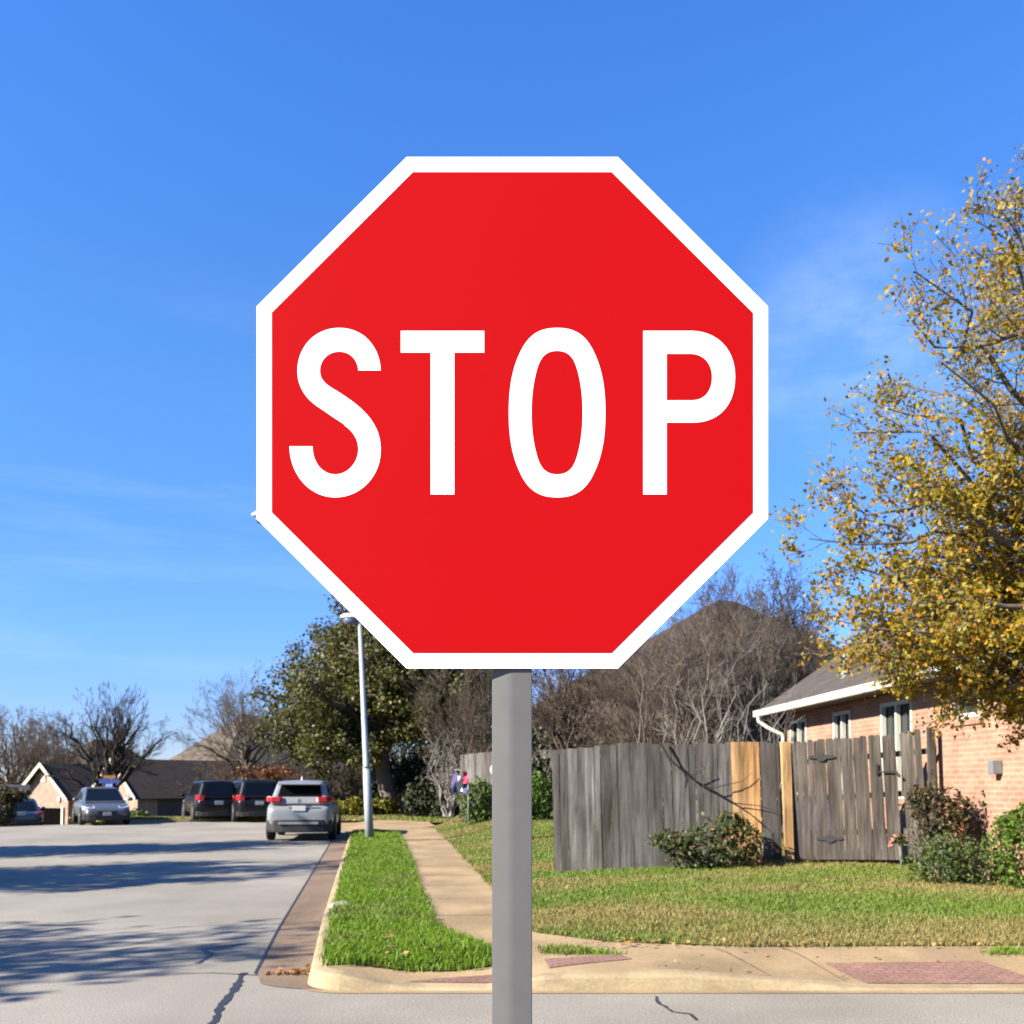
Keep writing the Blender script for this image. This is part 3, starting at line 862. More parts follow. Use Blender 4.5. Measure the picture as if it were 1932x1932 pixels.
# -- bare trees
ob_ = dict(OPT, wob=.12, up=.06, rmin=.007, kids=(5, 5), sub=9, sl=.36, t0=.28, ang=34)
def bare(label, px, py, Y, zbase, w_px, top_px, seed, bark, n=16, r0=.2, fork=(.8, 1.8), o=ob_, lift=.14, leafargs=None, group="bare winter trees", name="bare_tree", lvl=2, ay=None, cx=0.0, z0f=.35, multi=0):
    b = at(px, py, Y); b.z = zbase
    hh = at(px, top_px, Y).z - zbase; ax = w_px / FPX * Y / 2
    return tree(name, label, "tree", b, fan(n, seed, ax, ay or ax, hh * z0f, hh * .97, cx), r0, fork, seed, bark, o, lift, lvl, group, leafargs=leafargs, multi=multi)
bare("bare dark spreading tree behind the grey hatchback and street name sign", 205, 1500, 56, -.9, 225, 1300, 31, M["bark_dark"], 20, .24, (1.0, 1.8), dict(ob_, rmin=.007, ang=28, sub=9, kids=(5, 4)), .16, lvl=3)
bare("bare brown tree at the far left edge above the garages", 20, 1500, 76, -2.2, 200, 1345, 32, M["bark_brown"], 18, .2, (1.0, 3), dict(ob_, kids=(4, 5), rmin=.009), lvl=3)
bare("bare grey brown tree left of the dark spreading tree", 95, 1500, 80, -2.2, 170, 1358, 33, M["bark_brown"], 18, .2, (1.0, 3), dict(ob_, kids=(4, 5), rmin=.009), lvl=3)
bare("bare brown tree low at the left edge behind the garages", 60, 1500, 72, -2.0, 230, 1372, 30, M["bark_brown"], 24, .16, (1.0, 3), dict(ob_, kids=(5, 5), rmin=.009), lvl=3)
bare("tall pale bare tree beyond the black cars", 465, 1540, 50, -.1, 290, 1278, 34, M["bark_grey"], 30, .12, (1.2, 3.2), dict(ob_, kids=(4, 5), rmin=.005, sub=10), .1, lvl=3)
bare("low bare brushy tree between pale tree and tan roof", 425, 1540, 54, -.4, 150, 1405, 35, M["bark_brown"], 18, .10, (.8, 2.), dict(ob_, kids=(4, 5), rmin=.005), lvl=3)
e, s = bare("low tree with a few rust leaves behind the silver car", 505, 1540, 48, .0, 190, 1435, 36, M["bark_brown"], 16, .12, (.8, 1.6), dict(ob_, kids=(6, 5), rmin=.006), name="rust_leaf_tree")
leaves(e, [t for t in s.tips if t.z < 2.4], 1, .06, .10, M["leaf_rust"])
bare("twiggy bare bush between silver car and lamp pole", 660, 1525, 47, .25, 130, 1410, 37, M["bark_brown"], 16, .06, (.1, .4), dict(ob_, kids=(6, 5), rmin=.006), .1, name="bare_bush", multi=.25)
bare("second twiggy bare bush close to the silver car", 610, 1528, 48.5, .2, 130, 1420, 38, M["bark_brown"], 14, .06, (.1, .4), dict(ob_, kids=(6, 5), rmin=.006), .1, name="bare_bush", multi=.25)
bare("bare straight-stemmed tree above the far fence left of the sign post", 905, 1500, 37, .6, 300, 1235, 39, M["bark_brown"], 22, .05, (.5, 1), dict(ob_, kids=(4, 5), rmin=.0045, ang=24), .02, multi=.22, z0f=.55, lvl=3)
bare("bare tree with pale crooked stems beside the dark shrubs", 845, 1505, 37, .4, 120, 1390, 40, M["bark_pale"], 10, .05, (.5, 1), dict(ob_, kids=(4, 3), rmin=.008, ang=34), .04, multi=.2, z0f=.5)
bare("dark bare tree just right of the sign post behind the fence", 1068, 1480, 21, .5, 250, 1150, 41, M["bark_brown"], 20, .11, (1.0, 1.7), dict(ob_, kids=(4, 5), rmin=.0035, ang=34), .1, lvl=3)
# crape myrtle fan behind the fence
b = at(1248, 1480, 19.5); b.z = .5
T = [at(x, y, 19.5 + d) - b for x, y, d in ((1105, 1330, 0), (1120, 1300, .5), (1140, 1280, -.5), (1090, 1365, .3), (1160, 1262, .6), (1180, 1255, -.6), (1205, 1240, .2), (1225, 1235, -.8), (1250, 1230, .6), (1275, 1250, -.3), (1300, 1285, .5), (1150, 1310, -.9), (1180, 1290, .9), (1210, 1270, -1.0), (1075, 1385, -.4), (1130, 1345, .8))]
tree("crape_myrtle", "bare fan shaped shrub tree over the fence above the dark diagonal line", "tree", b, T, .045, None, 42, M["bark_brown"], dict(ob_, kids=(5, 4), rmin=.0032, ang=22, sub=10, sl=.32), .03, 3, "bare winter trees", multi=.12)
# pale-barked slender trees
b = at(1325, 1480, 17.6); b.z = .52
T = [at(x, y, 17.6 + d) - b for x, y, d in ((1395, 1235, 0), (1382, 1255, .3), (1340, 1215, -.4), (1300, 1262, .5), (1410, 1330, .2), (1372, 1290, -.4), (1265, 1300, .3), (1450, 1290, .4))]
tree("pale_bark_tree", "slender bare tree with whitish crooked stems over the fence", "tree", b, T, .042, None, 43, M["bark_pale"], dict(ob_, kids=(4, 3), rmin=.003, ang=38, sub=7, sl=.28, wob=.2), .05, 2, "bare winter trees", multi=.12)
b = at(1425, 1480, 17.2); b.z = .52
T = [at(x, y, 17.2 + d) - b for x, y, d in ((1480, 1300, 0), (1500, 1330, .3), (1440, 1260, -.3), (1465, 1345, .4), (1395, 1320, .2))]
tree("pale_bark_tree", "thin bare stems leaning towards the white house gutter", "tree", b, T, .022, None, 44, M["bark_pale"], dict(ob_, kids=(3, 3), rmin=.0028, ang=38, sub=6, sl=.28, wob=.2), .05, 2, "bare winter trees", multi=.1)
b = at(1228, 1480, 18.2); b.z = .52
T = [at(x, y, 18.2 + d) - b for x, y, d in ((1205, 1240, 0), (1220, 1300, .3), (1345, 1300, .1), (1190, 1275, .2), (1262, 1275, .2))]
tree("pale_bark_tree", "tall thin pale stem rising beside the fan shaped shrub", "tree", b, T, .027, None, 45, M["bark_pale"], dict(ob_, kids=(3, 3), rmin=.0028, ang=30, sub=5, sl=.22), .03, 2, "bare winter trees", multi=.1)
# brushy thicket of bare trees in front of the brown roof
for i, (px, w, tp, Y, bk, lab) in enumerate(((1290, 200, 1150, 27, "bark_grey", "bare grey tree left of the roof vent in front of the brown roof"), (1372, 200, 1100, 30, "bark_brown", "tall bare brown tree in front of the brown roof peak"), (1420, 200, 1140, 28, "bark_grey", "bare grey tree in front of the middle of the brown roof"), (1490, 200, 1125, 31, "bark_brown", "bare brown tree between brown roof and yellow tree"), (1190, 200, 1190, 30, "bark_brown", "bare brown tree behind the fan shaped shrub tree"))):
    bare(lab, px, 1480, Y, .6, w, tp, 60 + i, M[bk], 20, .09, (.5, 1.8), dict(ob_, kids=(4, 5), rmin=.0055, ang=32, sub=10), .1, lvl=3)
e, s = bare("tall bare tree with dark tufts above the brown roof", 1485, 1480, 42, .6, 170, 1065, 66, M["bark_dark"], 18, .16, (3, 6), dict(ob_, kids=(5, 4), rmin=.010), .08)
leaves(e, s.tips, 1, .1, .11, M["leaf_brown"], keep=lambda T: NP.random(len(T)) < .4)
e, s = bare("bare tree with dark tufts left of the yellow tree", 1420, 1480, 44, .6, 110, 1110, 67, M["bark_dark"], 12, .12, (3, 5), dict(ob_, kids=(5, 4), rmin=.010), .08)
leaves(e, s.tips, 1, .1, .11, M["leaf_brown"], keep=lambda T: NP.random(len(T)) < .35)

# -- street trees beyond the left edge of the frame; their shadows lie on the road
oo2 = dict(OPT, wob=.2, up=.02, rmin=.012, kids=(5, 4), sub=9, sl=.36, t0=.3, ang=44)
for i, (x, y, h, w, lab, dens, z0f) in enumerate((
        (-14.8, 4.2, 7.6, 2.6, "thinly leaved street tree nearest the camera beyond the left edge", 1, .55),
        (-17.4, 12.6, 8.6, 3.0, "leafy street tree second along the left kerb", 4, .42),
        (-21.0, 10.2, 7.6, 2.8, "leafy street tree set back behind the second one", 4, .4),
        (-19.8, 19.6, 9.6, 2.0, "tall narrow leafy street tree farthest along the left kerb", 5, .34),
        (-24.5, 17.6, 8.4, 2.2, "leafy street tree behind the farthest one", 5, .36))):
    e, s = tree("street_tree", lab, "tree", Vector((x, y, 0)), fan(20, 80 + i, w, w, h * z0f, h, 0), .16, (1.8, 3.0), 80 + i, M["bark_grey"], oo2, .1, 2, "street trees outside the frame")
    if dens: leaves(e, s.tips, dens, .13, .15, M["leaf_oak"])

# ------------------------------------------------------------------ shrubs
def blob_points(n, ells, rough=.35, hollow=.55, seed=1):
    g = np.random.default_rng(seed); out = []
    vol = np.array([r[0] * r[1] * r[2] for c, r in ells]) ** .67; vol /= vol.sum()
    for (c, r), f in zip(ells, vol):
        m = int(n * f); d = g.normal(size=(m, 3)); d /= np.linalg.norm(d, axis=1)[:, None]
        lump = 1 + rough * (np.sin(d[:, 0] * 5 + c[0] * 9) * np.sin(d[:, 1] * 6 + c[1] * 5) + .6 * np.sin(d[:, 2] * 9 + d[:, 0] * 7)) * .6
        q = (hollow + (1 - hollow) * g.random(m) ** .6) * lump
        out.append(np.array(c) + d * np.array(r) * q[:, None])
    P = np.concatenate(out); P = P[P[:, 2] > .02]
    return P
def shrub(name, label, basep, ells, n, size, mat, seed, group=None, stems=7, cat="shrub", stem_mat=None, rough=.35, hollow=.5, extra=None, aspect=1.0):
    e = empty(name, basep); tag(e, label, cat, group)
    P = blob_points(n, ells, rough, hollow, seed)
    mesh_np("foliage", [cards(len(P), P, size, 0, aspect)], mat, e)
    r = random.Random(seed)
    for i in range(min(stems, 14 if basep[1] < 20 else 4)):
        s = Skel(seed * 31 + i)
        c, rr = ells[r.randrange(len(ells))]
        t = Vector(c) + Vector((r.uniform(-1, 1) * rr[0], r.uniform(-1, 1) * rr[1], r.uniform(.2, .95) * rr[2]))
        s.limb(Vector((c[0] * .6 + r.uniform(-.1, .1), c[1] * .6, -.03)), t, size * .16 + .004, .03, dict(OPT, rmin=.003, sub=3, kids=(2, 2), sl=.3), 2, 5)
        s.mesh("stem", stem_mat or M["stem_green"], e)
    if extra:
        for nm, k, sz, mt in extra:
            far = P[(P[:, 1] < np.median(P[:, 1]))]
            for q in far[NP.integers(0, len(far), k)]:
                mesh_np(nm, [cards(7, q + NP.normal(size=(7, 3)) * sz * .35, sz)], mt, e)
    return e
def on(px, py, Y, zf=None):
    p = at(px, py, Y); p.z = float((zf or bz)(p.x, p.y)); return p
u = lambda px, Y: px / FPX * Y
# far side
p = on(672, 1530, 43, fz); shrub("yellow_hedge", "clipped yellow green hedge left of the lamp pole", p, [((0, 0, .35), (u(34, 43), .8, .45)), ((-.6, .1, .3), (.55, .7, .42))], 2600, .13, M["leaf_yellow"], 1, "yellow hedges at the bend", rough=.2)
p = on(722, 1526, 43.5, fz); shrub("yellow_hedge", "clipped yellow green hedge right behind the lamp pole", p, [((0, 0, .35), (u(32, 43), .7, .45))], 1600, .13, M["leaf_yellow"], 2, "yellow hedges at the bend", rough=.2)
for i, (x, y, Y, w, h, lab) in enumerate(((800, 1532, 42, 40, 75, "dark round shrub right of the oak trunk"), (852, 1534, 41, 38, 60, "dark low shrub below the flag"), (790, 1530, 47, 46, 120, "tall dark shrub behind the red brick pillar"), (880, 1520, 46, 60, 110, "tall dark shrub behind the flag"), (640, 1520, 52, 60, 80, "dark shrub behind the twiggy bare bushes"), (560, 1530, 54, 60, 60, "dark shrub behind the silver car"), (720, 1520, 50, 55, 110, "dark shrub deep under the oak"))):
    p = on(x, y, Y, fz); hh = u(h, Y) / 2
    shrub("dark_shrub", lab, p, [((0, 0, hh * .9), (u(w, Y), u(w, Y) * .8, hh)), ((u(w, Y) * .5, .2, hh * .6), (u(w, Y) * .6, .5, hh * .6))], 2400, .17, M["leaf_dark"], 10 + i, "dark shrubs under the oak")
p = on(905, 1545, 30); shrub("green_shrub", "rounded green shrub beside the pavement left of the sign post", p, [((0, 0, .6), (.62, .6, .74)), ((.4, .2, .5), (.5, .5, .6))], 3600, .09, M["leaf_mid"], 21)
p = on(1016, 1538, 28); shrub("green_shrub", "rounded green shrub between sign post and fence end", p, [((0, 0, .65), (.56, .6, .70)), ((-.5, .2, .5), (.5, .5, .6))], 3400, .08, M["leaf_hedge"], 22)
# undergrowth behind the fence
for i, (x, Y, w, h, lab) in enumerate(((1030, 31, 70, 150, "dark evergreen bush behind the fence next to the sign post"), (1120, 33, 75, 190, "dark evergreen bush behind the fan shaped bare tree"), (1215, 34, 70, 210, "dark evergreen bush left of the brown roof"), (1330, 25, 60, 120, "olive bush behind the pale stemmed tree"), (1430, 24, 60, 110, "olive bush close to the house gutter"), (960, 40, 90, 190, "dark evergreen bush hidden behind the sign post"), (905, 57, 70, 330, "very tall dark evergreen close to the sign post"), (780, 62, 90, 260, "broad dark evergreen far behind the oak trunk"), (752, 58, 70, 190, "dark evergreen right behind the oak trunk"), (860, 52, 90, 250, "tall dark evergreen right of the live oak crown"), (800, 56, 70, 210, "dark evergreen under the right side of the live oak"), (920, 50, 80, 260, "tall dark evergreen left of the sign post"))):
    p = at(x, 1478, Y); p.z = .5; hh = u(h, Y) / 2
    shrub("evergreen_bush", lab, p, [((0, 0, hh), (u(w, Y), u(w, Y) * .7, hh * 1.1)), ((u(w, Y) * .4, .3, hh * .6), (u(w, Y) * .7, .6, hh * .7))], 3000, .12 if i in (3, 4) else .16, M["leaf_brown"] if i in (1, 3) else M["leaf_dark"], 40 + i, "bushes behind the fence", 14)
p = at(1062, 1478, 37); p.z = .5
shrub("brush_thicket", "tall brown brush thicket between sign post and brown roof", p, [((-.3, 0, 2.4), (1.6, 1, 2.9)), ((1.2, .3, 1.6), (1.3, .8, 2.0))], 7000, .10, M["leaf_brown"], 91, None, 8, hollow=.3)
# in front of fence and house
p = on(1345, 1628, 14.75)
k = 14.75 / FPX
rose_e = [((-.05, 0, .38), (.42, .32, .36)), ((.42, 0, .42), (.30, .28, .36)), ((-.62, .0, .45), (.36, .2, .14)), ((.25, .0, .72), (.20, .2, .18)), ((-.45, 0, .28), (.25, .2, .22))]
shrub("rose_bush", "sprawling rose bush with pink blooms in front of the grey fence", p, rose_e, 3000, .05, M["leaf_rose"], 51, None, 12, extra=[("bloom", 18, .036, M["petal"])], rough=.5)
p = on(1697, 1618, 14.0)
e = empty("standard_rose", p); tag(e, "small rose on a bare stem with peach blooms before the gate", "shrub")
mbx = MB(); mbx.tube([(0.03, 0, -.03), (.02, 0, .2), (0, 0, .40)], [.016, .013, .010], 7); mbx.build("stem", M["bark_pale"], e, smooth=True)
P = blob_points(90, [((0, 0, .44), (.12, .1, .07))], .5, .2, 5); mesh_np("foliage", [cards(len(P), P, .05)], M["leaf_rose"], e)
for q in ((-.1, 0, .44), (-.05, -.05, .5), (.06, -.03, .5), (.1, 0, .43), (-.12, 0, .36)): mesh_np("bloom", [cards(7, np.array(q) + NP.normal(size=(7, 3)) * .015, .05)], M["petal"], e)
p = on(1775, 1610, 13.2)
shrub("nandina_shrub", "dark bronze shrub with red berries at the gate end", p, [((-.05, 0, .85), (.36, .3, .42)), ((.2, 0, .62), (.25, .25, .35)), ((-.25, 0, 1.05), (.2, .2, .2)), ((.32, .05, .9), (.15, .15, .25))], 2300, .055, M["leaf_bronze"], 52, None, 12, extra=[("berry_cluster", 6, .04, M["berry"])], rough=.55, aspect=.7)
p = on(1795, 1632, 12.6)
shrub("low_shrub", "low loose green shrub below the berry shrub", p, [((-.15, 0, .25), (.42, .35, .30)), ((.30, 0, .24), (.40, .3, .34)), ((0, .1, .42), (.3, .25, .22))], 3000, .05, M["leaf_mid"], 53, None, 14, stem_mat=M["bark_pale"], rough=.5, aspect=.6, extra=[("bloom", 3, .04, M["petal"])])
p = on(1945, 1628, 12.2)
shrub("clipped_hedge", "clipped bright green hedge at the right edge", p, [((0, 0, .50), (.52, .5, .55)), ((.1, 0, .78), (.46, .45, .26)), ((.5, 0, .5), (.5, .5, .52))], 7000, .042, M["leaf_hedge"], 54, None, 12, rough=.12, hollow=.62)
p = on(1935, 1600, 13.2)
shrub("dark_shrub", "dark leafed shrub rising behind the clipped hedge", p, [((0, 0, 1.05), (.50, .3, .28)), ((.4, .1, 1.1), (.5, .4, .35)), ((-.35, 0, .98), (.2, .2, .12))], 1400, .06, M["leaf_dark"], 55, None, 10, rough=.5)
# far left
p = at(2, 1565, 38); p.z = -.2
shrub("dark_shrub", "dark bush at the left picture edge above the navy car", p, [((0, 0, .9), (.5, .6, .9)), ((.45, 0, 1.35), (.5, .5, .3))], 2200, .11, M["leaf_bronze"], 56, None)
p = at(262, 1553, 62); p.z = -1.1
shrub("small_shrub", "small green shrub at the foot of the tan gable", p, [((0, 0, .5), (.8, .6, .55))], 900, .16, M["leaf_mid"], 57, None)
p = at(205, 1553, 46); p.z = -.3
shrub("small_shrub", "low yellow green shrub behind the grey hatchback", p, [((0, 0, .25), (1.6, .4, .3))], 900, .12, M["leaf_yellow"], 58, None)
# dark diagonal line over the fence, modelled as branch-shaped tubes
b0 = at(1243, 1403, 15.22)
e = empty("dark_diagonal", b0); tag(e, "thin dark branch-shaped diagonal line across the front of the grey fence", "branch")
s = Skel(71)
pp = [at(x, y, 15.16) - b0 for x, y in ((1240, 1392), (1262, 1430), (1300, 1466), (1340, 1488), (1385, 1515), (1415, 1535), (1445, 1562))]
s.line(pp, .020, .006)
for (a, bb) in ((3, [(1375, 1480), (1400, 1474), (1420, 1458)]), (2, [(1330, 1450), (1322, 1440)]), (4, [(1430, 1520), (1460, 1528)]), (1, [(1268, 1450), (1264, 1466)])):
    s.line([pp[a]] + [at(x, y, 15.14) - b0 for x, y in bb], .010, .004)
s.mesh("twigs", M["bark_dark"], e)

# ------------------------------------------------------------------ fence and gate
def board_run(mb, samples, wmin, wmax, gap, th, dog=.02, lean=0.0, jag=.02, r=rnd):
    """boards along a polyline of (x,y,zbottom,ztop) samples"""
    S = samples; tot = 0; acc = [0]
    for i in range(len(S) - 1):
        tot += math.hypot(S[i + 1][0] - S[i][0], S[i + 1][1] - S[i][1]); acc.append(tot)
    f = lambda q: tuple(float(np.interp(q, acc, [s_[j] for s_ in S])) for j in range(4))
    q = 0
    while q < tot - .03:
        w = min(r.uniform(wmin, wmax), tot - q)
        a = f(q); b = f(q + w); g = r.uniform(*gap)
        d = Vector((b[0] - a[0], b[1] - a[1], 0)).normalized(); n = Vector((d.y, -d.x, 0))
        zb = min(a[2], b[2]) - .04; zt = (a[3] + b[3]) / 2 + r.uniform(-jag, jag); off = r.uniform(-.004, .004)
        t = r.uniform(-.008, .008); lx = -lean * (zt - zb)
        A = Vector((a[0], a[1], 0)); ww = w - g; k = dog
        P = [A + Vector((0, 0, zb)), A + d * ww + Vector((0, 0, zb)), A + d * (ww + t + lx) + Vector((0, 0, zt - k)), A + d * (ww - k * .8 + t + lx) + Vector((0, 0, zt)), A + d * (k * .8 + t + lx) + Vector((0, 0, zt)), A + d * (t + lx) + Vector((0, 0, zt - k))]
        mb.slab([p + n * (off) for p in P], n, th)
        q += w
def rail(mb, a, b, h, th, back):
    d = (b - a); n = Vector((d.y, -d.x, 0)).normalized() * -back
    mb.add([a + n + Vector((0, 0, -h / 2)), b + n + Vector((0, 0, -h / 2)), b + n + Vector((0, 0, h / 2)), a + n + Vector((0, 0, h / 2)),
            a + n * (1 + th / back) + Vector((0, 0, -h / 2)), b + n * (1 + th / back) + Vector((0, 0, -h / 2)), b + n * (1 + th / back) + Vector((0, 0, h / 2)), a + n * (1 + th / back) + Vector((0, 0, h / 2))],
           [(0, 1, 2, 3), (5, 4, 7, 6), (0, 4, 5, 1), (3, 2, 6, 7), (0, 3, 7, 4), (1, 5, 6, 2)])
YL = 15.3
def fs(px, top, bot, Y):
    a = at(px, top, Y); b = at(px, bot, Y); return (a.x, a.y, b.z, a.z)
A = fs(1046, 1417, 1640, 15.35); B = fs(1136, 1408, 1640, 15.3); B2 = fs(1138, 1404, 1640, 15.3); C = fs(1383, 1401, 1632, 15.25)
fe = empty("wooden_fence", (A[0], A[1], A[2])); tag(fe, "weathered grey wooden board fence along the lawn with one new board", "fence")
def loc(o, e): o.matrix_parent_inverse = Matrix.Translation(-Vector(e.location)); return o
mb = MB(); board_run(mb, [A, B], .10, .15, (.002, .006), .018, .008, .018, .014); board_run(mb, [B2, C], .10, .15, (.002, .007), .018, .009, .022, .02)
D = fs(1438, 1401, 1618, 15.2); E = fs(1474, 1401, 1616, 15.2)
board_run(mb, [D, E], .10, .14, (.004, .01), .018, .006, .02, .012)
loc(mb.build("board_panel", M["fence"], fe), fe)
mb = MB(); board_run(mb, [fs(1384, 1400, 1628, 15.22), fs(1436, 1400, 1628, 15.2)], .15, .19, (.001, .003), .02, .006, .02, .004)
o = loc(mb.build("new_board", M["newwood"], fe), fe); o["label"] = "new orange boards"
mb = MB()
for fr in (.18, .55, .88):
    rail(mb, Vector((A[0], A[1], A[2] + (A[3] - A[2]) * fr)), Vector((E[0], E[1], E[2] + (E[3] - E[2]) * fr)), .085, .038, .022)
loc(mb.build("rail", M["fence"], fe), fe)
mb = MB()
a = at(1474, 1399, 15.12); b = at(1492, 1616, 15.05)
mb.slab([at(1474, 1399, 15.1), at(1492, 1400, 15.1), at(1499, 1622, 15.02), at(1484, 1622, 15.02)][::-1], Vector((0, -1, 0)), .09)
o = loc(mb.build("gate_post", M["newwood"], fe, bev=.004), fe); o["label"] = "new orange gate post"
for px in (1050, 1137):
    mb = MB(); q = at(px, 1500, 15.42); mb.box((q.x + .02, q.y + .03, (A[2] + A[3]) / 2 - .03), (.09, .09, A[3] - A[2] - .02)); loc(mb.build("post", M["fence"], fe), fe)
# gate
G0 = fs(1495, 1401, 1616, 15.1); G1 = fs(1630, 1389, 1617, 14.72); G2 = fs(1705, 1384, 1618, 14.5); G3 = fs(1766, 1371, 1618, 14.3)
ge = empty("wooden_gate", (G0[0], G0[1], G0[2])); tag(ge, "wide dark picket gate with black hinges beside the brick house", "gate")
mb = MB(); board_run(mb, [G0, G1], .07, .125, (.001, .007), .018, .022, .03, .018); board_run(mb, [G1, fs(1703, 1385, 1617, 14.51)], .08, .13, (.001, .012), .018, .022, .035, .012)
loc(mb.build("picket_panel", M["gatewood"], ge), ge)
mb = MB(); board_run(mb, [fs(1710, 1383, 1618, 14.49), fs(1752, 1373, 1618, 14.36)], .09, .13, (.002, .007), .018, .02, .05, .012)
loc(mb.build("side_panel", M["gatewood"], ge), ge)
mb = MB(); mb.slab([at(1752, 1373, 14.3), at(1764, 1371, 14.3), at(1772, 1618, 14.25), at(1760, 1618, 14.25)][::-1], Vector((0, -1, 0)), .09)
loc(mb.build("gate_post", M["gatewood"], ge, bev=.005), ge)
mb = MB()
for fr in (.2, .5, .82): rail(mb, Vector((G0[0], G0[1], G0[2] + (G0[3] - G0[2]) * fr)), Vector((G3[0], G3[1], G3[2] + (G3[3] - G3[2]) * fr)), .085, .035, .085)
loc(mb.build("rail", M["gatewood"], ge), ge)
for (x, y, Y) in ((1550, 1428, 14.93), (1566, 1582, 14.9)):
    mb = MB()
    P = [at(x + dx, y + dy, Y - .014 + dx * -.0028) for dx, dy in ((-25, -2), (-9, -4), (-4, -7), (4, -7), (9, -4), (25, -2), (25, 2), (9, 4), (4, 8), (-4, 8), (-9, 4), (-25, 2))]
    mb.slab(P[::-1], Vector((0, -1, 0)), .012); loc(mb.build("hinge", M["black_iron"], ge), ge)
mb = MB(); q = at(1655, 1452, 14.63); mb.box((q.x, q.y, q.z), (.03, .03, .16)); q2 = at(1688, 1455, 14.53); mb.tube([q + Vector((0, -.02, -.04)), q2 + Vector((0, -.02, 0))], .012, 6); q3 = at(1697, 1466, 14.49)
mb.tube([q2 + Vector((0, -.02, 0)), q3 + Vector((0, -.02, 0))], .02, 6); loc(mb.build("latch", M["black_iron"], ge), ge)
# far fence behind the post
F0 = fs(868, 1424, 1555, 34); F1 = fs(928, 1418, 1556, 32.6); F2 = fs(1056, 1414, 1558, 30)
f2 = empty("back_fence", (F0[0], F0[1], F0[2])); tag(f2, "older grey fence farther back behind the sign post", "fence")
mb = MB(); board_run(mb, [F0, F1, F2], .12, .15, (.002, .006), .018, .004, 0, .01); loc(mb.build("board_panel", M["fence"], f2), f2)
mb = MB(); rail(mb, Vector((F0[0], F0[1], F0[2] + 1)), Vector((F2[0], F2[1], F2[2] + 1)), .09, .04, .03); loc(mb.build("rail", M["fence"], f2), f2)
# violet toy slide glimpsed through the gate slats
q = at(1530, 1520, 16.4); e = empty("lilac_playhouse", (q.x, q.y, .45)); tag(e, "lilac plastic panel glimpsed through the gate slats", "toy")
mb = MB(); mb.box((0, 0, .42), (.75, .12, .8)); mb.build("panel", M["lilac"], e, bev=.03); mb = MB(); mb.box((0, .02, .86), (.85, .2, .06)); mb.build("rim", M["lilac"], e, bev=.02)

# ------------------------------------------------------------------ brick house on the right
def P3(t, o=0.0, z=0.0):
    """point along the eave: t 0 far corner .. 1 near; o metres to the right"""
    a = Vector((5.47, 21.5)); b = Vector((6.03, 11.0)); d = (b - a).normalized(); n = Vector((-d.y, d.x))
    q = a.lerp(b, t) + n * o
    return Vector((q.x, q.y, z))
HE = P3(0, .5, .3); he = empty("brick_house", HE); tag(he, "pink brick house with grey shingle roof and white eaves behind the gate", "house")
EZ = 3.08; OH = .42
def hb(mb, name, mat, **k): return loc(mb.build(name, mat, he, **k), he)
mb = MB(); LEN = 10.5
d_al = (P3(1) - P3(0)).normalized(); n_al = (P3(0, 1) - P3(0)).normalized()
# wall with window openings: strips between openings
wins = [(.055, .15, 1.35, 2.93), (.285, .365, 1.35, 2.93), (.485, .595, 1.35, 2.93), (.715, .785, 2.50, 2.93)]
tw = lambda t: t
def wall_quad(t0, t1, z0, z1, o0=OH, o1=OH + .22):
    v = [P3(t0, o0, z0), P3(t1, o0, z0), P3(t1, o0, z1), P3(t0, o0, z1), P3(t0, o1, z0), P3(t1, o1, z0), P3(t1, o1, z1), P3(t0, o1, z1)]
    mb.add(v, [(0, 1, 2, 3), (5, 4, 7, 6), (0, 4, 5, 1), (3, 2, 6, 7), (0, 3, 7, 4), (1, 5, 6, 2)])
TOPZ = EZ - .02
tprev = .035
for (t0, t1, z0, z1) in wins:
    wall_quad(tprev, t0, 0.2, TOPZ); wall_quad(t0, t1, 0.2, z0); wall_quad(t0, t1, z1, TOPZ); tprev = t1
wall_quad(tprev, .99, .2, TOPZ)
